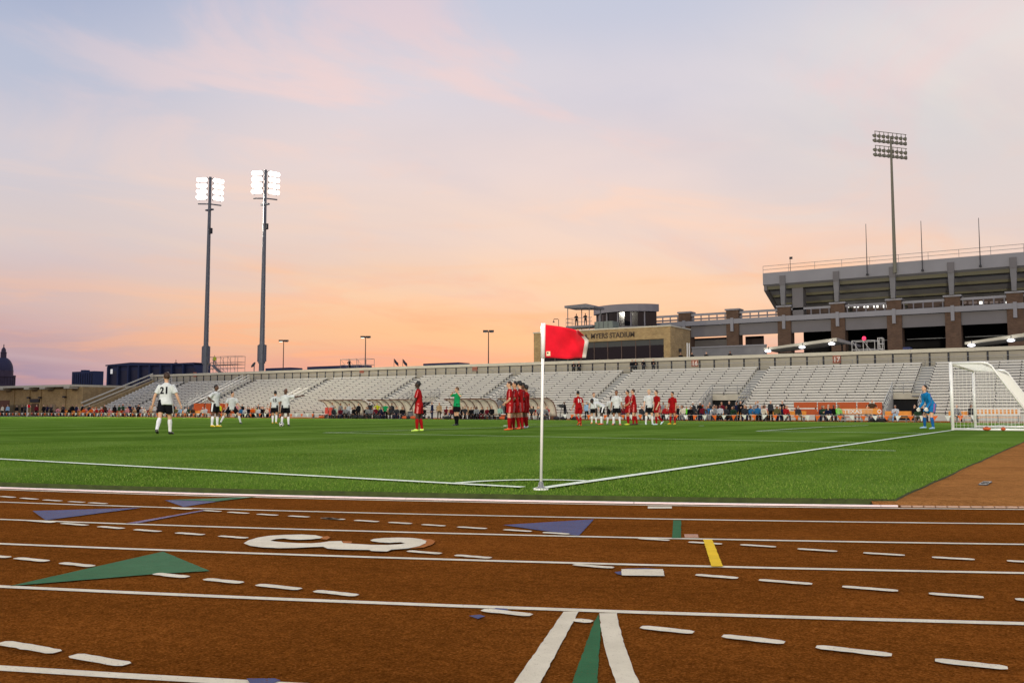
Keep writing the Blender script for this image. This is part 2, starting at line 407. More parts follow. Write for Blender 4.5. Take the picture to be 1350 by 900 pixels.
# grass blades near the corner
def blades():
    n = 230000
    rng = np.random.default_rng(5)
    # denser close to the camera
    r = 5.5+(rng.random(n)**1.7)*18; a = rng.uniform(-0.62, 0.62, n)+YAW
    x = CAM[0]+np.sin(a)*r; y = CAM[1]+np.cos(a)*r
    rr = np.hypot(np.maximum(x-TC[0], 0), y-TC[1])
    ok = (rr < 38.285) & (x < XE+0.012) & (y > Y0)
    x, y = x[ok], y[ok]; n = len(x)
    h = rng.uniform(0.010, 0.026, n); w = rng.uniform(0.0025, 0.005, n); t = rng.uniform(0, math.pi, n)
    lx, ly = rng.normal(0, 0.009, n), rng.normal(0, 0.009, n)
    V = np.empty((n, 3, 3), np.float32)
    V[:,0] = np.stack([x-np.cos(t)*w, y-np.sin(t)*w, np.zeros(n)-0.003], 1)
    V[:,1] = np.stack([x+np.cos(t)*w, y+np.sin(t)*w, np.zeros(n)-0.003], 1)
    V[:,2] = np.stack([x+lx, y+ly, h], 1)
    me = bpy.data.meshes.new('grass_blades')
    me.vertices.add(n*3); me.vertices.foreach_set('co', V.reshape(-1))
    me.loops.add(n*3); me.loops.foreach_set('vertex_index', np.arange(n*3, dtype=np.int32))
    me.polygons.add(n); me.polygons.foreach_set('loop_start', np.arange(0, n*3, 3, dtype=np.int32))
    me.update(calc_edges=True); me.validate()
    M, tt, b, co, noise, rp, mx, bumpn = node_mat('grass_blade', 0.7)
    b.inputs['Specular IOR Level'].default_value = 0.08
    ge = tt.nodes.new('ShaderNodeNewGeometry')
    c = rp(ge.outputs['Random Per Island'], [(0.0, (0.062,0.135,0.012)), (0.6, (0.112,0.205,0.022)), (1.0, (0.20,0.26,0.055))])
    c = mx(0.7, c, rp(noise(0.5, 5, 0.6), [(0.3, (0.75,0.8,0.7)), (0.7, (1.2,1.15,1.2))]), 'MULTIPLY')
    tt.links.new(c, b.inputs['Base Color'])
    me.materials.append(M)
    o = put('grass', me); tag(o, 'short mown green grass blades around the corner of the pitch', 'grass', kind='stuff')
blades()

# painted field markings, each a strip just above the turf
line_paint = mat('field_line_paint', (206,216,196), 0.9, 0.16, 9)
def strip(pts, w, name, parent, m_, zf, dz):
    """flat ribbon along a plan polyline"""
    mb = MB(); L = []; Rr = []
    for i, p in enumerate(pts):
        a = Vector(pts[max(i-1,0)][:2]); b = Vector(pts[min(i+1,len(pts)-1)][:2]); t = (b-a).normalized(); nn = Vector((-t.y, t.x))*w/2
        L.append((p[0]+nn.x, p[1]+nn.y, zf(p[1])+dz)); Rr.append((p[0]-nn.x, p[1]-nn.y, zf(p[1])+dz))
    k = len(pts); mb.add(L+Rr, [(i, k+i, k+i+1, i+1) for i in range(k-1)])
    return mb.build(name, m_, parent, fix=False)
def seg(a, b, step=3.0):
    a, b = Vector(a), Vector(b); n = max(1, int((b-a).length/step)); return [tuple(a+(b-a)*i/n) for i in range(n+1)]
G0 = 29.24; G1 = G0+7.44; GM = (G0+G1)/2; FW = 2*GM
LZ = 0.016                              # paint sits on the blade tips
strip(seg((-0.2,0),(-126,0)), 0.12, 'touchline', field, line_paint, field_z, LZ)
strip(seg((0,-0.06),(0,FW)), 0.12, 'goal_line', field, line_paint, field_z, LZ)
strip([(-1*math.cos(a), 1*math.sin(a)) for a in np.linspace(0.05, math.pi/2-0.05, 16)], 0.10, 'corner_arc', field, line_paint, field_z, LZ)
strip(seg((0.25,10.0),(1.35,10.06)), 0.07, 'distance_mark', field, line_paint, field_z, LZ)
faint = mat('worn_line_paint', (168,188,142), 0.9, 0.2, 2)
strip(seg((-0.1,14.05),(-16.5,14.05)), 0.11, 'penalty_area_line', field, faint, field_z, LZ)
strip(seg((-16.5,14.05),(-16.5,FW-14.05)), 0.11, 'penalty_area_line', field, faint, field_z, LZ)
strip(seg((-0.1,G0-5.5),(-5.5,G0-5.5)), 0.11, 'goal_area_line', field, line_paint, field_z, LZ)
strip(seg((-5.5,G0-5.5),(-5.5,G1+5.5)), 0.11, 'goal_area_line', field, line_paint, field_z, LZ)
strip(seg((0,FW),(-126,FW)), 0.12, 'touchline', field, line_paint, field_z, 0.006)
strip([(-11-9.15*math.cos(a), GM+9.15*math.sin(a)) for a in np.linspace(-0.92, 0.92, 24)], 0.11, 'penalty_arc', field, faint, field_z, LZ)
MB().add([(-11+0.14*math.cos(a), GM+0.14*math.sin(a), field_z(GM)+LZ) for a in np.linspace(0, 6.28, 13)[:-1]], [tuple(range(12))]).build('penalty_spot', line_paint, field, fix=False)

# painted track markings traced on the track plane
blue_p = paint('blue_track_paint', (74,80,118), 0.8)
green_p = paint('green_track_paint', (44,96,62), 0.4)
ltgreen_p = paint('pale_green_track_paint', (44,96,62), 0.4)
yellow_p = paint('yellow_track_paint', (222,184,44), 0.2)
pink_p = paint('faded_pink_track_paint', (180,140,118), 0.6)
lilac_p = paint('faded_lilac_track_paint', (112,100,128), 0.7)
ochre_p = paint('ochre_shadow_paint', (160,92,32), 0.5)
band_p = paint('scuffed_white_band_paint', (206,198,178), 0.35)
jrng = random.Random(12)
def rough(pts, step=0.03, amp=0.0010):
    """plan outline with the slightly ragged edge of sprayed paint"""
    out = []
    for i in range(len(pts)):
        a, b = Vector(pts[i][:2]), Vector(pts[(i+1) % len(pts)][:2]); d = (b-a).length; n = min(60, max(1, int(d/step)))
        nn = Vector((-(b-a).y, (b-a).x)).normalized() if d > 1e-6 else Vector((0,0))
        for k in range(n): out.append(a+(b-a)*k/n+nn*(jrng.gauss(0, amp) if k else 0))
    return out
def mark(name, px, m_, dz=0.006):
    mb = MB(); P_ = rough([tuple(G(x, y, ZT+dz)) for x, y in px])
    mb.add([(p.x, p.y, ZT+dz) for p in P_], [tuple(range(len(P_)))])
    return mb.build(name, m_, track)
mark('exchange_triangle', [(12,772),(215,726.5),(277,752),(205,756)], green_p)
mark('exchange_triangle', [(43,673),(187,668.8),(60,685.2)], blue_p)
mark('exchange_triangle', [(663,691.5),(783,684),(763,705.8)], blue_p)
mark('exchange_triangle', [(217,659),(290,657.6),(300,658.6),(242,667.6)], blue_p, 0.005)
mark('exchange_triangle', [(222,658.4),(339,654.3),(285,660.3)], ltgreen_p, 0.0075)
mark('faded_stripe', [(165,689.5),(180,689.5),(276,671.6),(268,671.8)], lilac_p)
mark('lane_tick', [(618,811),(632,809.5),(640,811.5),(630,815)], blue_p)
mark('lane_tick', [(646,803),(654,800.8),(669,801.6),(670,804)], blue_p, 0.007)
mark('lane_tick', [(325,893.5),(362,893.3),(370,896),(350,904),(330,902)], blue_p)
mark('white_band', [(743,805.5),(763,805.5),(711.5,901),(676.5,901)], band_p, 0.0065)
mark('white_band', [(790,807.5),(813.5,807.5),(815.5,822),(823,848),(833,876),(843.5,901),(812.5,901),(803.5,876),(796,848),(792.5,828)], band_p, 0.0065)
mark('green_band', [(783.5,818),(789.6,808.5),(792,828),(791,850),(787,901),(753.5,901)], green_p, 0.0055)
mark('white_block', [(819,749.6),(874,749.6),(876.3,758.6),(820,757.8)], white_paint, 0.009)
mark('block_blue_edge', [(810,753.5),(819,752.5),(819.5,757),(814,756.3)], blue_p, 0.0055)  # bits of blue paint around the white block
mark('block_blue_edge', [(822,748.9),(850,748.2),(868,749.4),(828,749.4)], blue_p, 0.0055)
mark('yellow_band', [(927,710.6),(939,710.6),(953,746),(938,746)], yellow_p, 0.0095)
mark('green_tick', [(887.6,685.3),(898,685.3),(897.8,708.6),(886,708.6)], green_p)
mark('white_tick', [(854,667),(885.6,667),(885.6,669.7),(854,669.7)], white_paint)
mark('pink_tick', [(902,703.6),(920,703.6),(921,708.2),(903,708.2)], pink_p)
# the big lane number, lying on its side
z3 = lambda L: [(310+x/5, 690+y/5) for x, y in L]
three_outer = [(57,127),(90,108),(150,90),(230,78),(330,72),(440,70),(530,75),(578,86),(560,95),(500,102),(420,105),(360,102),(322,96),(270,100),(232,110),(262,116),(330,122),(420,127),(500,128),(560,124),(620,115),(700,113),(712,127),(790,132),(900,138),(1000,139),(1080,135),(1122,127),(1090,121),(1020,125),(960,122),(905,115),(890,108),(915,99),(980,93),(1070,90),(1160,92),(1225,100),(1262,112),(1255,128),(1215,146),(1140,162),(1030,170),(1000,182),(900,179),(885,172),(780,170),(680,168),(610,163),(580,150),(500,153),(400,158),(290,160),(180,155),(100,145)]
mark('lane_number', z3(three_outer), white_paint, 0.0105).data.name = 'lane_number'
mark('number_shadow', z3([(570,84),(612,80),(628,90),(605,104),(560,100)]), ochre_p, 0.0085)
mark('number_shadow', z3([(1225,98),(1290,102),(1320,114),(1300,136),(1240,156),(1150,164),(1215,146),(1258,124)]), ochre_p, 0.0085)
mark('number_shadow', z3([(706,114),(770,115),(768,128),(710,128)]), ochre_p, 0.0085)
# dashes
def A_(L): return [(x0/3, x1/3, 620+y/3) for x0, x1, y in L]
def B_(L): return [(400+x0/3, 400+x1/3, 620+y/3) for x0, x1, y in L]
def C_(L): k = 550/1350; return [(800+x0*k, 800+x1*k, 620+y*k) for x0, x1, y in L]
D1 = A_([(0,60,107),(80,150,114),(170,245,121),(270,335,127),(350,425,132),(680,760,154),(805,875,163),(900,985,170),(1015,1100,178),(1140,1225,185),(1270,1350,193)])+B_([(70,165,194),(200,300,203),(335,430,211),(467,563,220),(607,727,230),(790,905,241),(945,1055,252)])+C_([(100,205,226),(262,375,238),(430,550,247),(615,748,261),(828,967,274),(1050,1193,288),(1293,1420,299)])
D2 = A_([(110,215,205),(243,347,216),(388,490,229),(530,637,241),(695,808,254),(865,980,267)])+B_([(410,547,328),(598,745,345),(1065,1230,383)])+C_([(285,427,347),(490,667,365),(760,945,387),(1040,1222,409),(1320,1500,427)])
D3 = A_([(-80,38,343),(60,190,357),(240,370,377),(610,745,420),(808,960,442),(1015,1190,466),(1243,1415,491)])+B_([(705,905,568),(1065,1145,601)])+C_([(108,283,521),(372,578,552),(675,925,590),(1060,1300,633)])
D4 = A_([(0,230,707),(285,505,757)])
for row in (D1, D2, D3, D4):
    cs = [((a+b)/2, y) for a, b, y in row]
    for i, (a, b, y) in enumerate(row):
        p, q = cs[max(0, i-1)], cs[min(len(cs)-1, i+1)]
        sl_ = (q[1]-p[1])/(q[0]-p[0])*0.95
        e0 = G(a+1, y-sl_*(b-a)/2, ZT); e1 = G(b-1, y+sl_*(b-a)/2, ZT)
        t = Vector((e1[0]-e0[0], e1[1]-e0[1])).normalized(); nv = Vector((-t.y, t.x))*0.0275; A0, B0 = Vector(e0[:2]), Vector(e1[:2])
        P_ = rough([A0+nv*0.6, A0+t*0.02+nv, B0-t*0.02+nv, B0+nv*0.6, B0-nv*0.6, B0-t*0.02-nv, A0+t*0.02-nv, A0-nv*0.6], 0.03, 0.0022)
        MB().add([(p.x, p.y, track_z(p.y)+0.008) for p in P_], [tuple(range(len(P_)))]).build('dash', white_paint, track)
# inner rail of the track
curb = thing('track_curb', 'low white metal curb rail between brown track and turf edge', 'curb', (0,0,0))
pinkw = mat('pinkish_white_rail', (226,206,204), 0.5, 0.06, 6)
def rail_seg(a0, a1, r=38.375, w=0.028, h=0.016):
    pts = []
    for a in (a0, (a0+a1)/2, a1): pts.append((TC[0]+r*math.cos(a), TC[1]+r*math.sin(a)))
    mb = MB(); n = 3; V = []
    for (x, y), a in zip(pts, (a0, (a0+a1)/2, a1)):
        c, s = math.cos(a), math.sin(a)
        for dr, z in ((-w/2,0.002),(w/2,0.002),(w/2,h*0.8),(w/4,h),(-w/4,h),(-w/2,h*0.8)): V.append((x+c*dr, y+s*dr, track_z(y)+z))
    fs = [(i*6+j, i*6+(j+1)%6, i*6+6+(j+1)%6, i*6+6+j) for i in range(2) for j in range(6)]+[(0,1,2,3,4,5),(17,16,15,14,13,12)]
    return mb.add(V, fs)
qx = G(1183, 664, -0.03); A_END = math.atan2(qx[1]-TC[1], qx[0]-TC[0])
a = -math.pi/2-0.0
while a < A_END-0.001:
    b = min(a+2.0/38.4, A_END); rail_seg(a+0.00006, b-0.00006).build('rail_segment', pinkw, curb); a = b
gr_ = MB(); a = A_END+0.0006; k = 0
while a < A_END+0.17:
    s_ = rail_seg(a, a+0.0021, w=0.022, h=0.013); gr_.add(s_.v, s_.f); a += 0.0024
gr_.build('drain_grate', mat('dull_rail', (170,140,120), 0.7, 0.1, 9), curb)
ys_r = MB().box(TC[0]-60, TC[0], Y0-0.12, Y0-0.075, ZT+0.002, ZT+0.022); ys_r.build('rail_segment', pinkw, curb)
# ------------------------------------------------------------------ people
TAGS = ['skin', 'hair', 'top', 'bottom', 'sock', 'shoe', 'eye', 'trim', 'glove']
def skinm(i):
    c = [(206,160,128),(186,136,102),(150,102,72),(92,60,42),(58,38,28),(222,178,148)][i]
    return mat('skin_%d' % i, c, 0.6, 0.06, 14)
class Body:
    def __init__(s): s.v = []; s.f = []; s.t = []
    def tube(s, pts, rad, side, tags, n=12, seg_tag=None):
        """closed elliptical tube; rad[i]=(half width along side, half depth); tags per span"""
        pts = [Vector(p) for p in pts]; k = len(pts); b = len(s.v); side = Vector(side)
        for i, p in enumerate(pts):
            t = (pts[min(i+1,k-1)]-pts[max(i-1,0)]).normalized()
            u = side-t*side.dot(t)
            if u.length < 1e-3: u = Vector((0,1,0))-t*t.y
            u.normalize(); w = t.cross(u)
            ra, rb = rad[i] if isinstance(rad[i], tuple) else (rad[i], rad[i])
            for j in range(n):
                a = 2*math.pi*j/n; s.v.append(p+u*math.cos(a)*ra+w*math.sin(a)*rb)
        for i in range(k-1):
            tg = tags if isinstance(tags, str) else tags[i]
            for j in range(n):
                tt = tg
                if seg_tag and j in seg_tag[0]: tt = seg_tag[1]
                s.f.append((b+i*n+j, b+i*n+(j+1)%n, b+(i+1)*n+(j+1)%n, b+(i+1)*n+j)); s.t.append(tt)
        t0 = tags if isinstance(tags, str) else tags[0]; t1 = tags if isinstance(tags, str) else tags[-1]
        s.f.append(tuple(b+j for j in reversed(range(n)))); s.t.append(t0)
        s.f.append(tuple(b+(k-1)*n+j for j in range(n))); s.t.append(t1)
    def ell(s, c, axes, rad, tag_, n=12, m_=8):
        """ellipsoid with axes (x,y,z unit vectors)"""
        c = Vector(c); X, Y, Z = [Vector(a) for a in axes]; b = len(s.v)
        s.v.append(c-Z*rad[2])
        for i in range(1, m_):
            ph = -math.pi/2+math.pi*i/m_
            for j in range(n):
                a = 2*math.pi*j/n
                s.v.append(c+X*rad[0]*math.cos(ph)*math.cos(a)+Y*rad[1]*math.cos(ph)*math.sin(a)+Z*rad[2]*math.sin(ph))
        s.v.append(c+Z*rad[2]); top = len(s.v)-1
        for j in range(n): s.f.append((b, b+1+(j+1)%n, b+1+j)); s.t.append(tag_)
        for i in range(m_-2):
            for j in range(n):
                q = b+1+i*n; s.f.append((q+j, q+(j+1)%n, q+n+(j+1)%n, q+n+j)); s.t.append(tag_)
        q = b+1+(m_-2)*n
        for j in range(n): s.f.append((q+j, q+(j+1)%n, top)); s.t.append(tag_)

def rotx(a): c, s = math.cos(a), math.sin(a); return lambda x, y, z: Vector((x, y*c+z*s, -y*s+z*c))
def human_mesh(name, pose, outfit, voxel=0.015):
    """pose: lean, head=(yaw,pitch), L/R arm = (flex,out,elbow,inward), L/R leg = (flex,out,knee,toe), all degrees.
    outfit: 'kit' short sleeves + shorts + socks, 'long' long sleeves + trousers, 'keeper' long sleeves + shorts, 'tee' short sleeves + trousers"""
    B = Body(); D_ = math.radians
    lean = D_(pose.get('lean', 0)); twist = D_(pose.get('twist', 0)); bulk = pose.get('bulk', 1.0)
    fwd = Vector((0, math.cos(lean), -math.sin(lean))); up = Vector((0, math.sin(lean), math.cos(lean))); X = Vector((1,0,0))
    TX = (X*math.cos(twist)+fwd*math.sin(twist)); TF = (fwd*math.cos(twist)-X*math.sin(twist))
    pel = Vector((0,0,0)); stripe = pose.get('stripe', False)
    # legs
    legs = {}
    for s, key in ((-1,'LL'), (1,'RL')):
        fx, out, kn, toe = [D_(v) for v in pose.get(key, (0,4,0,0))]
        hip = pel+Vector((s*0.092,0,0))
        d1 = Vector((s*math.sin(out), math.sin(fx)*math.cos(out), -math.cos(fx)*math.cos(out)))
        f2 = fx-kn; o2 = out*0.6
        d2 = Vector((s*math.sin(o2), math.sin(f2)*math.cos(o2), -math.cos(f2)*math.cos(o2)))
        knee = hip+d1*0.43; ank = knee+d2*0.42
        ta = f2*0.35-toe if kn > 0.9 else -toe
        fd = Vector((s*0.18, math.cos(ta), math.sin(ta))).normalized()
        legs[s] = (hip, knee, ank, d1, d2, fd)
    low = min(min(l[2].z-0.075, (l[2]+l[5]*0.16).z-0.035) for l in legs.values())
    off = Vector((0,0,-low))
    longleg = outfit in ('long', 'tee')
    for s, (hip, knee, ank, d1, d2, fd) in legs.items():
        hip, knee, ank = hip+off, knee+off, ank+off
        if longleg:
            B.tube([hip+Vector((0,0,0.03)), hip+d1*0.2, knee, knee+d2*0.2, ank+d2*0.01], [(0.098,0.105),(0.09,0.098),(0.072,0.076),(0.066,0.072),(0.062,0.068)], X, 'bottom')
        else:
            B.tube([hip, hip+d1*0.2, knee-d1*0.02, knee+d2*0.06, knee+d2*0.1, knee+d2*0.16, knee+d2*0.30, ank], [(0.085,0.092),(0.079,0.086),(0.057,0.061),(0.054,0.058),(0.057,0.062),(0.062,0.069),(0.047,0.052),(0.042,0.044)], X,
                   ['skin','skin','skin','skin' if pose.get('lowsock') else 'sock','sock','sock','sock'])
            B.tube([hip+Vector((0,0,0.05)), hip+d1*0.1, hip+d1*0.31], [(0.10,0.115),(0.108,0.122),(0.112,0.126)], X, 'bottom', n=24, seg_tag=(((0,23) if s > 0 else (11,12)), 'trim') if stripe else None)
        nx = fd.cross(Vector((0,0,1))).normalized(); fu = nx.cross(fd)
        heel = ank-fd*0.055-fu*0.035
        B.tube([heel, ank-fu*0.03+fd*0.01, ank-fu*0.042+fd*0.09, ank-fu*0.052+fd*0.17, ank-fu*0.054+fd*0.2], [(0.034,0.034),(0.042,0.045),(0.046,0.034),(0.038,0.022),(0.02,0.013)], nx, 'shoe')
    pel = pel+off
    # hips and torso
    k = bulk
    B.tube([pel-Vector((0,0,0.09)), pel, pel+up*0.12], [(0.12,0.10),(0.165*k,0.125*k),(0.15*k,0.11*k)], X, 'bottom')
    tr = [(-0.07,0.208,0.152),(0.0,0.202,0.148),(0.06,0.190,0.140),(0.14,0.174,0.126),(0.25,0.174,0.123),(0.37,0.186,0.122),(0.45,0.186,0.108),(0.505,0.130,0.085),(0.545,0.066,0.062)]
    if outfit in ('long', 'tee') : tr = [(-0.05,0.200,0.148)]+tr[1:]
    pts = []
    bend = pose.get('round', 0.0)
    for z, a, b in tr: pts.append(pel+up*z+fwd*(bend*math.sin(max(0,z)/0.55*math.pi)*-0.06))
    B.tube(pts, [(a*k, b*k) for _, a, b in tr], TX, 'top', n=16)
    nb = pel+up*0.50; hp = D_(pose.get('head', (0,0))[1]); hy = D_(pose.get('head', (0,0))[0])
    hl_ = lean*0.35-hp
    hf = Vector((math.sin(hy)*math.cos(hl_), math.cos(hy)*math.cos(hl_), -math.sin(hl_))); hu = Vector((math.sin(hy)*math.sin(hl_), math.cos(hy)*math.sin(hl_), math.cos(hl_))); hx = hf.cross(hu)
    hc = nb+up*0.085+hu*0.125+hf*0.018
    B.tube([nb, nb+up*0.06, hc-hu*0.06], [(0.062,0.06),(0.054,0.054),(0.052,0.054)], X, 'skin', n=10)
    B.ell(hc, (hx,hf,hu), (0.076,0.095,0.118), 'skin')
    B.ell(hc+hf*0.035-hu*0.06, (hx,hf,hu), (0.055,0.055,0.058), 'skin')
    B.tube([hc+hf*0.085+hu*0.02, hc+hf*0.108-hu*0.022, hc+hf*0.088-hu*0.034], [0.010,0.017,0.012], hx, 'skin', n=6)
    for s in (-1, 1):
        B.ell(hc+hx*s*0.078-hf*0.005-hu*0.005, (hx,hf,hu), (0.012,0.02,0.032), 'skin', 6, 5)
        B.ell(hc+hx*s*0.030+hf*0.080+hu*0.012, (hx,hf,hu), (0.014,0.014,0.009), 'eye', 6, 5)
    B.ell(hc+hf*0.088-hu*0.062, (hx,hf,hu), (0.024,0.008,0.007), 'eye', 6, 5)
    hair = pose.get('hair', 'short')
    if hair == 'short': B.ell(hc-hf*0.020+hu*0.030, (hx,hf,hu), (0.083,0.097,0.105), 'hair')
    elif hair == 'full':
        B.ell(hc-hf*0.018+hu*0.036, (hx,hf,hu), (0.090,0.104,0.112), 'hair'); B.ell(hc+hf*0.05+hu*0.10, (hx,hf,hu), (0.06,0.045,0.035), 'hair')
    elif hair == 'long': B.ell(hc-hf*0.022+hu*0.028, (hx,hf,hu), (0.088,0.098,0.108), 'hair'); B.tube([hc-hf*0.06, hc-hf*0.075-hu*0.14, hc-hf*0.06-hu*0.22], [(0.08,0.05),(0.085,0.04),(0.05,0.02)], hx, 'hair')
    elif hair == 'cap':
        B.ell(hc-hf*0.006+hu*0.046, (hx,hf,hu), (0.086,0.104,0.088), 'hair'); B.ell(hc+hf*0.10+hu*0.045, (hx,hf,hu), (0.065,0.06,0.012), 'hair')
    elif hair == 'shaved': B.ell(hc-hf*0.016+hu*0.012, (hx,hf,hu), (0.0785,0.092,0.110), 'hair')
    # arms
    fingers = []
    for s, key in ((-1,'LA'), (1,'RA')):
        sh = pel+up*0.455+TX*(s*0.178*k)
        spec = pose.get(key, (0,10,8,0))
        if isinstance(spec, dict):
            el_ = sh+TX*(s*spec['e'][0])+TF*spec['e'][1]+up*spec['e'][2]; wr = sh+TX*(s*spec['h'][0])+TF*spec['h'][1]+up*spec['h'][2]
            d1 = (el_-sh).normalized(); el_ = sh+d1*0.30; d2 = (wr-el_).normalized(); wr = el_+d2*0.26
        else:
            fx, out, eb, inn = [D_(v) for v in spec]
            d1 = TX*(s*math.sin(out))+TF*(math.sin(fx)*math.cos(out))-up*(math.cos(fx)*math.cos(out))
            f2 = fx+eb
            d2 = (TX*(s*(math.sin(out)*0.6-math.sin(inn)))+TF*(math.sin(f2)*math.cos(inn))-up*(math.cos(f2)*math.cos(inn))).normalized()
            el_ = sh+d1*0.30; wr = el_+d2*0.26
        ax = d1.cross(d2); 
        if ax.length < 0.05: ax = TX.cross(d1)
        ax.normalize()
        if outfit in ('kit', 'tee'):
            B.tube([sh-d1*0.03, sh+d1*0.08, sh+d1*0.22], [(0.068,0.068),(0.072,0.070),(0.072,0.070)], ax, 'top', n=18, seg_tag=((7,) if s < 0 else (2,), 'trim') if stripe else None)
            B.tube([sh, sh+d1*0.15, el_-d1*0.01, el_+d2*0.08, wr], [0.048,0.046,0.038,0.039,0.026], ax, 'skin')
        else:
            B.tube([sh-d1*0.03, sh+d1*0.15, el_, el_+d2*0.10, wr-d2*0.005], [(0.070,0.07),(0.064,0.062),(0.054,0.054),(0.05,0.05),(0.042,0.042)], ax, 'top', n=18, seg_tag=((7,) if s < 0 else (2,), 'trim') if stripe else None)
        gl = pose.get('glove', 1.0); ht = 'glove' if gl > 1 else 'skin'
        hd = d2; pw = hd.cross(ax).normalized()
        B.tube([wr-hd*0.01, wr+hd*0.035, wr+hd*0.085], [(0.022*gl,0.024*gl),(0.016*gl,0.038*gl),(0.013*gl,0.038*gl)], ax, ht, n=8)
        for q in range(4):
            base = wr+hd*0.08+pw*((q-1.5)*0.019*gl); ln = (0.062,0.072,0.068,0.052)[q]
            tip = base+hd*ln*0.55; tip2 = tip+(hd*0.75+ax*(-0.55 if s > 0 else -0.55)).normalized()*ln*0.5
            fingers.append(([base, tip, tip2], 0.0088*gl, ht))
        tb = wr+hd*0.03+pw*(0.034*gl); fingers.append(([tb, tb+(hd*0.6+pw*0.8).normalized()*0.035, tb+(hd*0.9+pw*0.45).normalized()*0.065], 0.0100*gl, ht))
    me = bpy.data.meshes.new('src'); me.from_pydata([tuple(v) for v in B.v], [], B.f)
    bm = bmesh.new(); bm.from_mesh(me); bmesh.ops.recalc_face_normals(bm, faces=bm.faces); bm.to_mesh(me); bm.free()
    tree = BVHTree.FromPolygons([tuple(v) for v in B.v], [list(f) for f in B.f])
    o = bpy.data.objects.new('src', me); COL.objects.link(o)
    md = o.modifiers.new('r', 'REMESH'); md.mode = 'VOXEL'; md.voxel_size = voxel; md.use_smooth_shade = True
    sm = o.modifiers.new('s', 'SMOOTH'); sm.factor = 0.4; sm.iterations = 2
    dg = bpy.context.evaluated_depsgraph_get()
    out_ = bpy.data.meshes.new_from_object(o.evaluated_get(dg)); bpy.data.objects.remove(o); bpy.data.meshes.remove(me)
    mi = []
    for p in out_.polygons:
        hit = tree.find_nearest(p.center); mi.append(TAGS.index(B.t[hit[2]]))
    # fingers joined on
    fb = MB()
    for pts, r, tg in fingers: fb.tube([tuple(p) for p in pts], [r, r*0.95, r*0.7], 6, TAGS.index(tg))
    out_.materials.clear()
    for _ in TAGS: out_.materials.append(skinm(0))
    bm = bmesh.new(); bm.from_mesh(out_)
    for f, i in zip(bm.faces, mi): f.material_index = i
    vv = [bm.verts.new(v) for v in fb.v]
    for f, i in zip(fb.f, fb.m):
        nf = bm.faces.new([vv[q] for q in f]); nf.material_index = i; nf.smooth = True
    bm.to_mesh(out_); bm.free(); out_.name = name
    out_['headz'] = hc.z+0.13
    out_['pelvis'] = tuple(pel); out_['up'] = tuple(up); out_['tf'] = tuple(TF); out_['tx'] = tuple(TX)
    return out_
CLOTH = {}
def cloth(c, rough=0.85):
    k = 'cloth_%d_%d_%d' % c
    return mat(k, c, 0.95, 0.16, 7, bump=0.7, spec=0.1)
HAIRC = [(28,22,20),(58,38,24),(96,70,44),(150,140,130),(20,18,18),(196,160,90)]
eye_m = mat('eye_dark', (34,24,22), 0.5, 0)
def dress(o, skin=0, hair=0, top=(220,220,220), bottom=(20,20,24), sock=None, shoe=(20,20,20), trim=None, haircol=None):
    ms = {'skin': skinm(skin), 'hair': mat('hair_%d' % hair, HAIRC[hair], 0.7, 0.15, 30) if haircol is None else cloth(haircol),
          'top': cloth(top), 'bottom': cloth(bottom), 'sock': cloth(sock or bottom), 'shoe': mat('shoe_%d_%d_%d' % shoe, shoe, 0.45, 0.05, 12),
          'eye': eye_m, 'trim': cloth(trim or top), 'glove': cloth((226,224,214))}
    for i, t_ in enumerate(TAGS):
        o.material_slots[i].link = 'OBJECT'; o.material_slots[i].material = ms[t_]
def person(me, loc, face, label, height=None, group=None, **dr):
    o = bpy.data.objects.new('person', me); COL.objects.link(o)
    o.location = loc; o.rotation_euler = (0,0,face)
    if height: 
        s = height; o.scale = (s, s, s)
    dress(o, **dr); tag(o, label, 'person', group); return o
def number_on(o, me, txt, m_, size=0.26, front=False, z=0.33, w=1.0):
    """shirt number lying on the curved back or chest"""
    t_ = text_mesh(txt, size, 'shirt_number', 0.0, 'CENTER', bold=0.008)
    pel, up, tf, tx = [Vector(me[k]) for k in ('pelvis','up','tf','tx')]
    sgn = 1 if front else -1
    for v in t_.vertices:
        x = v.co.x*w; zz = z+v.co.y-size*0.35
        a, b = 0.19, 0.130
        d = b*math.sqrt(max(0.05, 1-(x/a)**2))+0.008
        # read left to right as seen by whoever faces it
        p = pel+up*zz+tx*(-x if front else x)+tf*(sgn*d)
        v.co = p
    t_.materials.append(m_)
    return put('shirt_number', t_, o)
def face_dir(deg):
    """heading seen from the camera: 0 = toward the camera's right, 90 = straight away, 180 = left, 270 = at the camera"""
    a = math.radians(deg); base = -YAW      # camera right vector heading in world
    ang = math.atan2(RGT[1], RGT[0])+a
    return ang-math.pi/2
# ------------------------------------------------------------------ players, referee, ball
WHT, BLK, RED = (208,211,208), (22,22,26), (152,20,22)
def place(px, fy, hy, me, face, label, z=None, group=None, smin=0.93, smax=1.06, sink=0.0, **dr):
    q = GF(px, fy); dep = float((q-CAM)@FWD)
    h = (fy-hy)*dep/F_; s = min(smax, max(smin, h/me['headz']))
    return person(me, (q[0], q[1], field_z(q[1])+sink), face_dir(face), label, s, group, **dr)
white_kit = dict(top=WHT, bottom=BLK, sock=(232,232,232), trim=(232,232,232))
red_kit = dict(top=RED, bottom=RED, sock=RED, trim=(206,120,116))
VX = 0.0145
m_walk = human_mesh('walking_body', dict(lean=4, stripe=True, hair='full', head=(-38,4), twist=-6, LA=(-8,24,14,0), RA=(6,26,16,0), LL=(-20,0,12,16), RL=(18,-1,8,0)), 'kit', 0.0125)
p21 = place(217, 572.5, 488, m_walk, 92, 'player in white shirt number 21 and black shorts walking on the pitch', skin=0, hair=1, shoe=(18,18,20), smax=1.08, **white_kit)
number_on(p21, m_walk, '21', cloth((28,28,32)), 0.27, z=0.33)
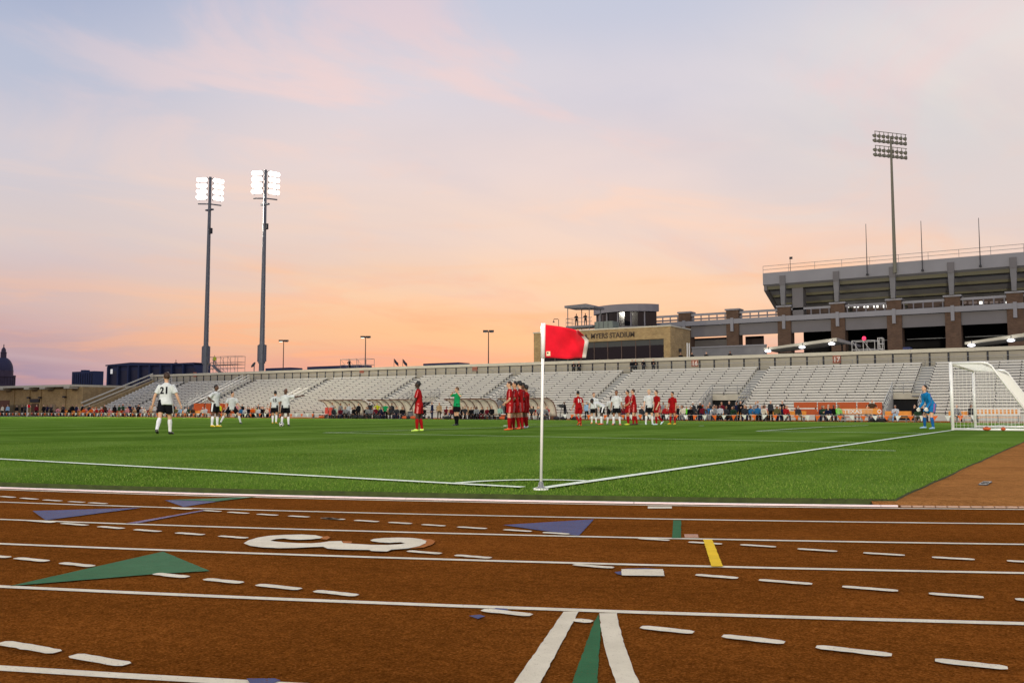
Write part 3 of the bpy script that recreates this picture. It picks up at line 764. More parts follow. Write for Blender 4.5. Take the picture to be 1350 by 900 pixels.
m_hips = human_mesh('hands_on_hips_body', dict(lean=2, stripe=True, LL=(2,6,2,0), RL=(0,8,2,0), RA={'e':(0.16,-0.14,-0.22),'h':(-0.02,0.04,-0.34)}, LA={'e':(0.16,-0.10,-0.22),'h':(-0.02,0.06,-0.34)}), 'kit', VX)
place(283, 562.5, 505, m_hips, 345, 'white-kit player in yellow boots standing hands on hips facing right', skin=3, hair=0, shoe=(236,196,30), **white_kit)
m_lunge = human_mesh('lunging_body', dict(lean=6, stripe=True, hair='short', head=(-30,0), LL=(26,30,38,0), RL=(-12,34,10,0), LA=(18,22,50,8), RA=(10,24,46,6)), 'kit', VX)
place(305, 558.5, 514, m_lunge, 300, 'white-kit player lunging with legs spread wide and dark boots', skin=0, hair=0, shoe=(24,34,30), **white_kit)
m_back = human_mesh('standing_back_body', dict(lean=2, stripe=True, head=(-20,0), LL=(6,3,6,0), RL=(-8,3,8,8), LA=(4,12,14,0), RA=(2,12,14,0)), 'kit', VX)
p15 = place(362, 558.2, 515, m_back, 88, 'white-kit player with dark back number and yellow boots seen from behind', skin=1, hair=0, shoe=(236,190,40), **white_kit)
number_on(p15, m_back, '15', cloth((28,28,32)), 0.25)
m_point = human_mesh('pointing_body', dict(lean=0, stripe=True, hair='shaved', head=(40,0), LL=(2,5,2,0), RL=(4,6,4,0), LA={'e':(0.3,0.03,-0.01),'h':(0.56,0.10,0.04)}, RA=(0,12,20,0)), 'kit', VX)
place(376, 561.2, 512, m_point, 285, 'bald white-kit player pointing with outstretched arm beside the ball', skin=3, hair=1, shoe=(20,20,22), haircol=(120,74,46), **white_kit)
q = GF(371, 562.3)
ballm = mat('white_ball_leather', (230,230,226), 0.4, 0.03, 8); ballb = mat('black_ball_patch', (26,26,28), 0.4, 0)
bm = bmesh.new(); bmesh.ops.create_icosphere(bm, subdivisions=3, radius=0.11)
ico = [Vector(v).normalized() for v in [(0,1,1.618),(0,1,-1.618),(0,-1,1.618),(0,-1,-1.618),(1,1.618,0),(1,-1.618,0),(-1,1.618,0),(-1,-1.618,0),(1.618,0,1),(1.618,0,-1),(-1.618,0,1),(-1.618,0,-1)]]
me = bpy.data.meshes.new('soccer_ball'); 
for f in bm.faces:
    d = f.calc_center_median().normalized(); f.smooth = True; f.material_index = 1 if max(d.dot(i) for i in ico) > 0.93 else 0
bm.to_mesh(me); bm.free(); me.materials.append(ballm); me.materials.append(ballb)
tag(put('soccer_ball', me, None, (q[0], q[1], field_z(q[1])+0.11), (0.4,0.3,0.2)), 'white and black soccer ball at the pointing player\'s feet', 'ball')
m_stand = human_mesh('standing_side_body', dict(lean=3, stripe=True, head=(0,2), LL=(6,4,6,0), RL=(-4,4,6,0), LA=(16,12,14,0), RA=(-14,14,22,0)), 'kit', VX)
pr_ = place(552, 568.3, 502, m_stand, 178, 'red-kit player in lime boots standing alone side-on in midfield', skin=4, hair=4, shoe=(206,240,96), smin=0.9, **red_kit)
m_ref = human_mesh('referee_body', dict(lean=-4, hair='short', head=(30,-8), LL=(2,0,2,10), RL=(0,0,2,10), LA={'e':(0.24,0.08,-0.06),'h':(-0.10,0.16,0.18)}, RA={'e':(0.24,0.10,-0.02),'h':(-0.14,0.16,0.16)}), 'kit', VX)
place(602, 560.5, 509, m_ref, 215, 'referee in bright green shirt and black shorts with hands raised to mouth', skin=0, hair=2, top=(24,146,84), bottom=(18,20,24), sock=(16,16,18), shoe=(14,14,14))
m_wall = human_mesh('wall_body', dict(lean=0, stripe=True, head=(4,0), LL=(4,3,4,0), RL=(-2,3,4,0), LA={'e':(0.06,0.02,-0.30),'h':(-0.12,0.18,-0.42)}, RA={'e':(0.06,0.02,-0.30),'h':(-0.12,0.18,-0.42)}), 'kit', VX)
wall_ = [(672,566.8,502,184,'end man of the red defensive wall wearing orange boots',0,1,(226,98,34)),
         (679.5,566.0,502.3,182,'second red-kit player in the defensive wall, behind the orange-booted end man',1,0,(200,90,40)),
         (685,565.4,502.3,180,'middle red-kit player packed inside the defensive wall',0,4,(150,60,40)),
         (690,564.6,504,176,'dark-skinned red-kit player fourth in the defensive wall with white boots',3,4,(220,226,226)),
         (693.5,563.6,507.5,172,'last red-kit player of the defensive wall at the white-booted end, half hidden',2,0,(222,226,228))]
m_wall2 = human_mesh('wall_body_turned', dict(lean=2, stripe=True, head=(-26,4), twist=8, LL=(8,4,10,0), RL=(-6,4,6,4), LA={'e':(0.08,0.04,-0.29),'h':(-0.10,0.20,-0.36)}, RA={'e':(0.05,-0.02,-0.30),'h':(-0.14,0.16,-0.46)}), 'kit', VX)
m_wall3 = human_mesh('wall_body_looking_back', dict(lean=-2, stripe=True, head=(34,-4), hair='full', twist=-10, LL=(-4,5,4,0), RL=(6,5,8,0), LA={'e':(0.05,0.06,-0.29),'h':(-0.16,0.20,-0.30)}, RA=(6,8,18,10)), 'kit', VX)
for k, (px, fy, hy, fc, lab, sk, hr, sh) in enumerate(wall_):
    place(px, fy, hy, (m_wall, m_wall2, m_wall3, m_wall2, m_wall3)[k], fc+(0,-8,6,10,-6)[k], lab, skin=sk, hair=hr, shoe=sh, **red_kit)
m_trot = human_mesh('trotting_body', dict(lean=5, stripe=True, head=(0,0), LL=(10,2,52,20), RL=(2,2,6,0), LA=(10,10,30,0), RA=(-10,14,30,0)), 'kit', VX)
p10 = place(763, 561, 515, m_trot, 118, 'red-kit player with white number 10 jogging in orange boots', skin=1, hair=4, shoe=(214,88,30), **red_kit)
number_on(p10, m_trot, '10', cloth((236,226,222)), 0.27)
m_bend = human_mesh('bending_body', dict(lean=68, stripe=True, round=0.9, hair='short', head=(0,14), LL=(14,6,16,0), RL=(8,8,12,0), LA=(58,6,10,0), RA=(50,6,14,0)), 'kit', VX)
place(795, 559.6, 525, m_bend, 176, 'white-kit player bent over forward in orange boots', skin=4, hair=4, shoe=(224,92,36), **white_kit)
place(783, 558.4, 517, m_back, 262, 'white-kit player standing upright just behind the bent-over team mate', skin=0, hair=1, shoe=(232,120,50), **white_kit)
m_crouch = human_mesh('stooping_body', dict(lean=36, stripe=True, head=(0,20), LL=(24,8,36,0), RL=(20,10,34,0), LA=(30,8,20,0), RA=(34,8,20,0)), 'kit', VX)
place(805.5, 559.4, 525, m_crouch, 268, 'white-kit player stooping forward hands on knees in black boots', skin=4, hair=4, top=(198,200,198), bottom=BLK, sock=(232,232,232), shoe=(28,34,44), trim=(60,60,62))
m_front = human_mesh('standing_front_body', dict(lean=0, stripe=True, head=(10,0), LL=(2,6,2,0), RL=(0,7,2,0), LA=(4,14,16,0), RA=(2,14,14,0)), 'kit', VX)
place(813, 560.2, 514, m_front, 268, 'white-kit player in orange boots facing the camera', skin=2, hair=0, shoe=(230,104,56), **white_kit)
place(828, 560, 514, m_wall, 196, 'red-kit player in lime yellow boots facing the orange-booted white players', skin=1, hair=4, shoe=(214,232,60), **red_kit)
m_fold = human_mesh('arms_folded_body', dict(lean=4, stripe=True, head=(0,4), LL=(4,5,4,0), RL=(-6,5,6,6), LA={'e':(0.06,0.10,-0.28),'h':(-0.22,0.26,-0.22)}, RA={'e':(0.06,0.10,-0.28),'h':(-0.22,0.26,-0.18)}), 'kit', VX)
pf = place(836, 560, 512.3, m_fold, 170, 'taller red-kit player pressed close behind the red player in lime boots', skin=0, hair=1, shoe=(60,24,26), **red_kit)
place(856, 559.6, 513, m_front, 280, 'fair-haired white-kit player with pale boots standing between red players', skin=5, hair=5, shoe=(206,224,226), **white_kit)
place(867, 560, 514, m_trot, 206, 'red-kit player stepping left in pale blue boots', skin=0, hair=1, shoe=(196,222,226), **red_kit)
place(887, 559.4, 516, m_front, 222, 'red-kit player in golden yellow boots standing apart from the group', skin=1, hair=4, shoe=(240,196,20), **red_kit)
m_keep = human_mesh('goalkeeper_body', dict(lean=28, stripe=True, hair='short', glove=1.7, head=(0,20), LL=(20,12,24,0), RL=(26,12,32,0), LA=(26,8,40,0), RA=(22,8,44,0)), 'keeper', 0.0135)
gk = place(1229, 565.3, 507, m_keep, 190, 'goalkeeper in blue kit and white gloves crouching beside the goal', skin=0, hair=0, top=(24,116,170), bottom=(24,112,166), sock=(30,92,150), shoe=(150,186,214), trim=(150,96,150), smin=0.9, smax=1.1)
# ------------------------------------------------------------------ far grandstand
def brick_mat(name, c1, c2, mort, scale=1.0):
    M = bpy.data.materials.new(name); M.use_nodes = True; t = M.node_tree; b = t.nodes['Principled BSDF']; b.inputs['Roughness'].default_value = 0.9
    co = t.nodes.new('ShaderNodeTexCoord'); sp = t.nodes.new('ShaderNodeSeparateXYZ'); cb = t.nodes.new('ShaderNodeCombineXYZ')
    t.links.new(co.outputs['Object'], sp.inputs[0])
    ad = t.nodes.new('ShaderNodeMath'); ad.operation = 'ADD'; t.links.new(sp.outputs[0], ad.inputs[0]); t.links.new(sp.outputs[1], ad.inputs[1])
    t.links.new(ad.outputs[0], cb.inputs[0]); t.links.new(sp.outputs[2], cb.inputs[1])
    br = t.nodes.new('ShaderNodeTexBrick'); br.inputs['Scale'].default_value = scale
    br.inputs['Color1'].default_value = (*s2l(c1),1); br.inputs['Color2'].default_value = (*s2l(c2),1); br.inputs['Mortar'].default_value = (*s2l(mort),1)
    br.inputs['Brick Width'].default_value = 0.30; br.inputs['Row Height'].default_value = 0.10; br.inputs['Mortar Size'].default_value = 0.012
    t.links.new(cb.outputs[0], br.inputs['Vector'])
    n = t.nodes.new('ShaderNodeTexNoise'); n.inputs['Scale'].default_value = 1.1; n.inputs['Detail'].default_value = 6; t.links.new(co.outputs['Object'], n.inputs['Vector'])
    mx = t.nodes.new('ShaderNodeMix'); mx.data_type = 'RGBA'; mx.blend_type = 'MULTIPLY'; mx.inputs[0].default_value = 0.5
    r = t.nodes.new('ShaderNodeValToRGB'); r.color_ramp.elements[0].color = (0.6,0.58,0.55,1); r.color_ramp.elements[1].color = (1.3,1.28,1.25,1); r.color_ramp.elements[0].position=0.3; r.color_ramp.elements[1].position=0.7
    t.links.new(n.outputs[0], r.inputs[0]); t.links.new(br.outputs[0], mx.inputs[6]); t.links.new(r.outputs[0], mx.inputs[7]); t.links.new(mx.outputs[2], b.inputs['Base Color'])
    MATS[name] = M; return M
tan_brick = brick_mat('tan_brick', (172,144,92), (146,118,72), (164,150,120))
red_brick = brick_mat('red_brown_brick', (106,80,60), (90,66,48), (98,84,70))
NR = 18; RY0 = 83.0; TD = 0.66; RZ0 = 0.30; RH = 0.29
XL, XR = -137.5, 46.0
AISLES = [-128.0, -111.0, -94.0, -76.6, -60.2, -43.9, -27.0, -9.8, 7.0, 24.0]
VOMS = [(-30.6,-26.4),(-12.2,-9.2),(-72.4,-67.8),(-57.6,-53.2),(-115,-110.6)]
VR = 7                                   # rows cut by the stair tunnels
stand = thing('grandstand', 'long empty silver bleacher stand rising behind the far touchline', 'grandstand', (0,0,0))
def cut(x0, x1, holes):
    out = [(x0, x1)]
    for a, b in holes:
        nx = []
        for p, q in out:
            if b <= p or a >= q: nx.append((p, q)); continue
            if a > p: nx.append((p, a))
            if b < q: nx.append((b, q))
        out = nx
    return out
tread_m = mat('bleacher_tread', (188,186,176), 0.7, 0.08, 0.7)
unit = MB().box(0,1, 0.0,0.29, 0.0,0.05).box(0,1, 0.0,0.03, -0.12,0.0).mesh('bench_plank', alu)
stepme = MB().box(-0.6, 0.6, -0.30, -0.003, -RH+0.002, -RH*0.5).mesh('aisle_step', alu_dark)
for i in range(NR):
    y0 = RY0+TD*i; z = RZ0+RH*i
    mb = MB()
    for a, b in cut(XL, XR, VOMS if i < VR else []):
        mb.box(a, b, y0, RY0+TD*NR+0.9 if i == NR-1 else y0+TD+0.02, (z-RH if i else -0.25), z)
    mb.build('step', tread_m, stand)
    # steps of the aisles and the dark bench brackets of the row
    bk = MB()
    for a in AISLES:
        if i < VR and any(v0-0.7 < a < v1+0.7 for v0, v1 in VOMS): continue
        put('aisle_step', stepme, stand, (a, y0, z))
    holes = [(a-0.65, a+0.65) for a in AISLES]+([(v0-0.3, v1+0.3) for v0, v1 in VOMS] if i < VR else [])
    for a, b in cut(XL+0.2, XR, sorted(holes)):
        if b-a < 0.5: continue
        put('bench', unit, stand, (a, y0+0.20, z+0.36), None, (b-a, 1, 1))
        n = max(1, round((b-a)/1.83))
        for k in range(n+1):
            x = min(max(a+(b-a)*k/n, a+0.05), b-0.05)
            bk.box(x-0.025, x+0.025, y0+0.25, y0+0.42, z+0.003, z+0.357)
            bk.box(x-0.045, x+0.045, y0+0.185, y0+0.199, z+0.20, z+0.33)
    tag(bk.build('bench_bracket', mat('bracket_grey', (70,68,66), 0.7, 0.1, 5), stand), kind='stuff')
# stair tunnels: side walls, back wall with a dark doorway, rails following the rake
rail_m = mat('grey_handrail', (132,134,134), 0.45, 0.06, 5, 0.4)
for v0, v1 in VOMS:
    yb = RY0+TD*VR; zb = RZ0+RH*(VR-1)
    t_ = thing('stair_tunnel', {-30.6:'wide dark stair tunnel cut into the bleachers above the white-capped spectators', -12.2:'narrow dark tunnel with steep grey rails beside the orange boards', -72.4:'grey railed stair tunnel in the bleachers behind the lone red player', -57.6:'grey railed stair tunnel in the bleachers beyond the red defensive wall', -115:'stair tunnel at the foot of the long pale double handrail'}[v0], 'tunnel', ((v0+v1)/2, RY0, -0.25))
    ox, oy, oz = (v0+v1)/2, RY0, -0.25
    w = (v1-v0)/2
    def L(x, y, z): return (x-ox, y-oy, z-oz)
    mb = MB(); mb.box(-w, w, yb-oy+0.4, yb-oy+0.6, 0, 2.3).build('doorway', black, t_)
    MB().box(-w, w, yb-oy-0.002, yb-oy+0.30, 2.05, zb-oz+0.32).build('lintel', concrete, t_)
    MB().box(-w, w, 0.0, yb-oy, 0.0, 0.03).build('landing', concrete_grey, t_)
    for s in (-1, 1):
        poly = [(0.0,0.03),(0.0,RZ0+0.35),(yb-oy,zb-oz+0.35),(yb-oy,0.03)]
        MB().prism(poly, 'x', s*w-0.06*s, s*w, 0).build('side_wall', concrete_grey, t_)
        r_ = MB(); n = 5
        for hh in (0.35, 0.72, 1.1): r_.tube([(s*w-0.03*s, 0.0, RZ0+0.35+hh), (s*w-0.03*s, yb-oy, zb-oz+0.35+hh)], 0.028, 6)
        for k in range(n+1):
            yy = (yb-oy)*k/n; zz = RZ0+0.35+(zb-oz-RZ0)*k/n; r_.tube([(s*w-0.03*s, yy, zz-0.1), (s*w-0.03*s, yy, zz+1.12)], 0.026, 6)
        r_.build('handrail', rail_m, t_)
    r_ = MB()
    for hh in (0.6, 1.1): r_.tube([(-w, yb-oy+0.1, zb-oz+0.3+hh), (w, yb-oy+0.1, zb-oz+0.3+hh)], 0.026, 6)
    for k in range(4): r_.tube([(-w+2*w*k/3, yb-oy+0.1, zb-oz+0.2), (-w+2*w*k/3, yb-oy+0.1, zb-oz+1.42)], 0.026, 6)
    r_.build('guard_rail', rail_m, t_)
# loose stair rails climbing the left part of the stand
for x, y0, y1 in ((-113.6,84,94.5),(-95.2,83.2,89.5),(-133.4,84,94.5)):
    o = thing('stair_handrail', {-113.6:'long pale double handrail climbing the bleachers beside player 21', -95.2:'pale handrail on the lower bleachers behind the pointing player'}.get(x, 'pale handrail climbing the far end of the bleachers'), 'handrail', (x, y0, RZ0+RH*round((y0-RY0)/TD)))
    mb = MB(); sl_ = RH/TD; n = 5
    for dxx in (0, 1.5):
        for hh in (0.55, 1.0): mb.tube([(dxx,0,hh),(dxx,y1-y0,hh+sl_*(y1-y0))], 0.06, 6)
        for k in range(n+1): yy = (y1-y0)*k/n; mb.tube([(dxx,yy,sl_*yy-0.3),(dxx,yy,sl_*yy+1.02)], 0.05, 6)
    mb.build('rail', alu, o)
# parapet wall along the top
WY = 95.9
pw = thing('parapet_wall', 'long pale panelled parapet wall along the top of the bleachers', 'wall', (0,0,0))
z0w, z1w = RZ0+RH*(NR-1), 7.1
x0w = -139.8
MB().box(x0w, XR, WY, WY+0.3, z0w-1.0, 6.74).build('backing', mat('shadow_gap_steel', (74,70,62), 0.8, 0.1, 1), pw)
cap_m = mat('pale_cap_stone', (198,192,170), 0.8, 0.06, 0.6)
x = x0w; capme = MB().box(0, 6.08, -0.16, 0.42, 6.74, 7.12).mesh('cap_stone', cap_m)
while x < XR: put('cap_stone', capme, pw, (x, WY, 0)); x += 6.1
pan_m = mat('beige_wall_panel', (160,153,134), 0.85, 0.07, 0.9)
panme = MB().box(0.10, 1.70, -0.035, 0, z0w+0.1, 6.64).mesh('wall_panel', pan_m); postme = MB().box(-0.075, 0.075, -0.10, 0.0, z0w, 6.735).mesh('panel_post', dark)
x = x0w+0.3
while x < XR-2:
    put('wall_panel', panme, pw, (x, WY, 0)); put('panel_post', postme, pw, (x, WY, 0)); x += 1.80
rl = thing('top_guard_rail', 'thin galvanised guard rail in front of the panelled parapet wall', 'railing', (0,WY-1.0,z0w))
mb = MB()
for hh in (0.45, 0.95): mb.tube([(x0w,0,hh),(XR,0,hh)], 0.022, 6)
mb.build('rail', rail_m, rl)
mb = MB().tube([(0,0,-0.02),(0,0,0.97)], 0.022, 6).mesh('rail_post', rail_m); x = x0w
while x < XR: put('rail_post', mb, rl, (x,0,0)); x += 3.6
# section plates on the wall
plate_m = mat('rust_red_section_plate', (150,88,66), 0.7, 0.08, 4); digit_m = mat('pale_digit_paint', (222,206,190), 0.7, 0)
for px, py, t in ((1103,473.5,'17'),(916,478.6,'16'),(626,485,''),(477,488,''),(257,493.5,'')):
    q = OY(px, py, WY-0.12)
    o = thing('section_plate', {'17':'rust red section plate reading 17 on the parapet wall below the canopy lamps','16':'pale rusty plate reading 16 on the parapet wall beside the press box'}.get(t, 'faded rust plate with no readable number on the parapet wall'), 'sign', (q[0], WY-0.10, q[2]), 0, None if t else 'illegible section plates')
    MB().box(-0.42,0.42,-0.05,0.0,-0.42,0.42).build('plate', plate_m, o)
    if t:
        me = text_mesh(t, 0.75, 'digits', 0.006, 'CENTER', 0.02); me.materials.append(digit_m)
        put('digits', me, o, (0,-0.06,-0.27), (R(90),0,0))
# brick flank of the stand with sloping rails
fl = thing('stand_flank_wall', 'sloping tan brick end wall of the bleachers with two pale rails', 'wall', (-138.6,0,0))
MB().prism([(82.0,-0.27),(82.0,0.9),(95.2,6.1),(95.2,-0.27)], 'x', 0, 0.9).build('wall', tan_brick, fl)
for hh in (0.35, 1.05): MB().tube([(0.1,81.8,0.85+hh),(0.1,95.4,6.2+hh)], 0.13, 6).build('rail', cap_m, fl)
# raised concourse behind the wall
tag(MB().box(-139, 60, WY+0.31, 128.5, -0.3, 6.0).build('concourse', concrete_grey), kind='structure')

# ------------------------------------------------------------------ field house at the far left
fh = thing('field_house', 'low tan brick field house with pale flat roof at the end of the bleachers', 'building', (0,0,0))
def X_at(px, Y): return float(OY(px, 500, Y)[0])
MB().box(-170, -141.6, 84.0, 100, -0.27, 4.75).build('wall', tan_brick, fh)
roof = MB().box(-172, -142.6, 82.3, 100.4, 4.76, 5.12).build('roof', cap_m, fh)
for x in (-164.4,-155.8,-150.8,-143.4): MB().box(x-1.0, x+0.6, 82.2, 83.9, 4.42, 4.755).build('roof_beam', concrete, fh)
bm_ = mat('brown_door_paint', (92,62,40), 0.7, 0.1, 3)
for x in (-168.6,-163.0,-157.9,-154.2,-146.6): MB().box(x-0.12, x+0.12, 83.86, 83.998, -0.27, 4.4).build('pilaster', tan_brick, fh)
d_ = MB().box(-157.2, -154.9, 83.90, 83.996, -0.27, 1.9).build('door', bm_, fh); MB().box(-157.5, -154.6, 83.75, 83.99, 2.15, 2.75).build('door_canopy', dark, d_)
MB().box(-151.6, -149.6, 83.93, 83.997, -0.27, 1.75).build('door', mat('pale_door', (140,120,92), 0.7, 0.1, 3), fh)
for x, z in ((-157.8,2.95),(-154.2,2.95),(-146.6,3.0)): MB().box(x-0.3, x+0.3, 83.5, 83.855, z-0.1, z+0.18).build('wall_lamp', dark, fh)
bs = thing('lettered_board', 'long brown board with pale letters beside the field house', 'sign', (-160.0,80.5,-0.27))
MB().box(-16, 1.6, 0, 0.15, 0.9, 2.75).build('board', mat('brown_board', (96,60,40), 0.8, 0.1, 2), bs)
for x in (-12,-6,0.5): MB().box(x-0.1, x+0.1, 0.02, 0.14, 0, 0.9).build('post', dark, bs)
me = text_mesh('HORNS', 1.15, 'letters', 0.01, 'RIGHT', 0.01); me.materials.append(mat('tan_letter', (170,120,84), 0.8, 0)); put('letters', me, bs, (-3.2,-0.02,1.3), (R(90),0,0))

# ------------------------------------------------------------------ press box
pb = thing('press_box', 'tan brick press box with dark ribbon window above the bleachers', 'building', (0,0,0))
PX0, PX1, PY = -59.6, -39.7, 98.0
zt0 = 11.15
wz0, wz1 = 6.9, 9.65
wx0, wx1 = PX0+1.2, -40.6
MB().box(PX0, PX1, PY, PY+0.5, wz1, zt0).build('wall', tan_brick, pb)
MB().box(PX0, wx0, PY, PY+0.5, 6.0, wz1).build('wall', tan_brick, pb)
MB().box(wx1, PX1, PY, PY+0.5, 6.0, wz1).build('wall', tan_brick, pb)
MB().box(wx0, wx1, PY, PY+0.5, 6.0, wz0).build('wall', tan_brick, pb)
MB().box(PX1-0.5, PX1-0.001, PY+0.501, PY+6.6, 6.0, zt0-0.002).build('wall', tan_brick, pb)
MB().box(PX0+0.001, PX0+0.5, PY+0.501, PY+6.6, 6.0, zt0-0.002).build('wall', tan_brick, pb)
MB().box(PX0+0.51, PX1-0.51, PY+5.5, PY+6.6, 6.0, zt0-0.3).build('wall', dark, pb)
MB().box(PX0-0.1, PX1+0.1, PY-0.1, PY+6.7, zt0, zt0+0.16).build('roof', cap_m, pb)
glass = mat('dark_window_glass', (14,15,18), 0.05, 0, spec=0.4)
fr_m = mat('brown_window_mullion', (78,58,48), 0.6, 0.1, 5)
n = 9
for k in range(n):
    a = wx0+(wx1-wx0)*k/n; b = wx0+(wx1-wx0)*(k+1)/n
    w_ = MB().box(a+0.06, b-0.06, PY+0.30, PY+0.34, wz0, wz1).build('window', glass, pb)
    MB().box(b-0.06, b+0.06, PY+0.24, PY+0.36, wz0, wz1).build('mullion', fr_m, w_)
    MB().box(a+0.07, b-0.07, PY+0.26, PY+0.29, wz1-0.75, wz1-0.02).build('blind', mat('grey_blind', (62,64,62), 0.7, 0.06, 2), w_)
me = text_mesh('MIKE A. MYERS STADIUM', 0.95, 'lettering', 0.03, 'LEFT', 0.015); me.materials.append(mat('brown_metal_letter', (66,50,34), 0.6, 0.05, 4))
wd = max(v.co.x for v in me.vertices); a_, b_ = float(OY(771,436,PY)[0]), float(OY(836.5,436,PY)[0])
# the legible part runs from the A to the end
sc_ = (b_-a_)/(wd*0.765)
put('lettering', me, pb, (b_-wd*sc_, PY-0.05, 10.05), (R(90),0,0), (sc_,1.0,1))
dp = MB(); dp.tube([(PX1+0.12,PY+5.2,6.0),(PX1+0.12,PY+5.2,9.4)], 0.09, 8); dp.tube([(PX1+0.12,PY+5.9,6.0),(PX1+0.12,PY+5.9,9.4)], 0.09, 8); dp.build('downpipe', gloss_white, pb)
MB().box(PX1, PX1+0.25, PY+2.6, PY+3.0, 8.1, 8.5).build('wall_lamp', dark, pb)

def lamp_post(px, py, Y, label, zb, heads=2, lit=True, group=None):
    q = OY(px, py, Y); o = thing('street_lamp', label, 'street lamp', (q[0], Y, zb), math.atan2(RGT[1], RGT[0]), group); h = q[2]-zb
    MB().tube([(0,0,0),(0,0,h)], [0.14,0.08], 8).build('pole', dark, o)
    for s in ((-1,1) if heads == 2 else (-1,)):
        MB().box(min(s*0.05,s*1.0), max(s*0.05,s*1.0), -0.3, 0.3, h-0.1, h+0.25).build('lamp_head', dark, o)
        MB().box(min(s*0.3,s*0.9), max(s*0.3,s*0.9), -0.2, 0.2, h-0.18, h-0.102).build('lens', mat('lit_lens', (255,255,250), 0.3, 0, emit=(255,250,235), estr=1.6) if (lit and s < 0) else mat('grey_lens', (120,120,116), 0.3, 0), o)
lamp_post(374, 449.5, 130, 'twin-headed street lamp beside the second lit floodlight tower', -0.27)
lamp_post(482, 444.5, 130, 'twin-headed street lamp next to the scaffold with the dark-clad cameraman', -0.27)
lamp_post(644, 437, 130, 'twin-headed street lamp standing alone near the brick press box', -0.27, lit=False)
# small gooseneck lamp on the press box roof
q = OY(736.5, 429, PY+4); o = thing('roof_lamp', 'small gooseneck lamp on the press box roof', 'lamp', (q[0], PY+4, zt0+0.16))
h = OY(736, 421.5, PY+4)[2]-(zt0+0.16)
MB().tube([(0,0,0),(0,0,h),(-0.12,0,h+0.1),(-0.75,0,h+0.14),(-0.8,0,h-0.15)], 0.05, 6).build('post', dark, o); MB().lathe([(0.02,0.2),(0.16,0.05),(0.17,0)], 8, (-0.8,0,h-0.32)).build('shade', dark, o)
# ------------------------------------------------------------------ camera platform and curved lounge behind the press box
CY = 103.5
def PX(px, py, Y): q = OY(px, py, Y); return float(q[0]), float(q[2])
ct = thing('camera_platform', 'small roofed steel camera platform on the press box roof', 'platform', (0,0,0))
xa, zf = PX(755, 431, CY); xb, zr = PX(783, 404, CY)
zf = max(zf, zt0+0.4)
grey_st = mat('painted_grey_steel', (104,104,108), 0.6, 0.06, 3)
MB().box(xa-0.2, xb+0.6, CY-1.6, CY+1.2, zf-0.25, zf).build('deck', grey_st, ct)
MB().prism([(xa-0.3,zr-0.15),(xa-0.3,zr+0.15),(xb-0.3,zr+0.25),(xb+0.9,zr-0.1),(xb+0.9,zr-0.4)], 'y', CY-1.8, CY+1.4).build('roof', grey_st, ct)
for x, y in ((xa,CY-1.4),(xa+0.9,CY+1.0),(xb,CY-1.4),(xb+0.5,CY+1.0)):
    MB().tube([(x,y,zt0+0.16),(x,y,zr-0.15)], 0.07, 6).build('post', grey_st, ct)
r_ = MB()
for hh in (0.5, 1.05): r_.tube([(xa-0.2,CY-1.55,zf+hh),(xb+0.5,CY-1.55,zf+hh)], 0.03, 6); r_.tube([(xa-0.2,CY-1.55,zf+hh),(xa-0.2,CY+1.1,zf+hh)], 0.03, 6)
for k in range(5): x = xa-0.2+(xb+0.5-xa)*k/4; r_.tube([(x,CY-1.55,zf),(x,CY-1.55,zf+1.07)], 0.025, 6)
r_.build('guard_rail', grey_st, ct)
PLAT = (xa, xb, CY, zf)
cab = thing('roof_cabinet', 'grey green metal equipment cabinet on the press box roof beside the platform', 'cabinet', (0,0,0))
x0_, z_ = PX(788, 425, CY); x1_, _ = PX(812, 428, CY)
MB().box(x0_, x1_, CY-1.0, CY+1.0, zt0+0.16, z_).build('body', mat('grey_green_sheet', (108,116,108), 0.6, 0.06, 2), cab)
for k in range(1, 4): MB().box(x0_+(x1_-x0_)*k/4-0.03, x0_+(x1_-x0_)*k/4+0.03, CY-1.03, CY-1.002, zt0+0.2, z_-0.05).build('seam', dark, cab)
# curved lounge
LY = 118.0
cl_ = thing('curved_lounge', 'curved glazed lounge with grey roof band behind the press box', 'building', (0,0,0))
xl, zl0 = PX(787, 436, LY); xr_, zl1 = PX(866, 404, LY); xm, zr1 = PX(840, 403.5, LY)
cxm = (xl+xr_)/2; half = (xr_-xl)/2; rad = half*1.15
arcang = math.asin(half/rad)
def arc_pts(r, n=12): return [(cxm+r*math.sin(a), LY+rad*math.cos(arcang)+0.0-r*math.cos(a)+0.0) for a in np.linspace(-arcang, arcang, n+1)]
def arc_wall(r, z0, z1, th, m_, name, parent, a0=0, a1=12):
    o_, i_ = arc_pts(r)[a0:a1+1], arc_pts(r-th)[a0:a1+1]; k = len(o_); V = [(x,y,z0) for x,y in o_]+[(x,y,z0) for x,y in i_]+[(x,y,z1) for x,y in o_]+[(x,y,z1) for x,y in i_]
    F = []
    for i in range(k-1): F += [(i,i+1,2*k+i+1,2*k+i),(k+i+1,k+i,3*k+i,3*k+i+1),(2*k+i,2*k+i+1,3*k+i+1,3*k+i),(i+1,i,k+i,k+i+1)]
    F += [(0,2*k,3*k,k),(k-1,2*k-1,4*k-1,3*k-1)]
    return MB().add(V, F).build(name, m_, parent)
grey_band = mat('grey_metal_band', (122,118,122), 0.6, 0.05, 1)
lo_ = zl0-3.0
arc_wall(rad+0.5, zr1-1.05, zr1+0.05, rad*0.9, grey_band, 'roof', cl_)
arc_wall(rad+0.1, lo_-6, zl0-0.4+0.6, 0.4, mat('grey_lounge_wall', (120,118,118), 0.8, 0.06, 0.5), 'wall', cl_)
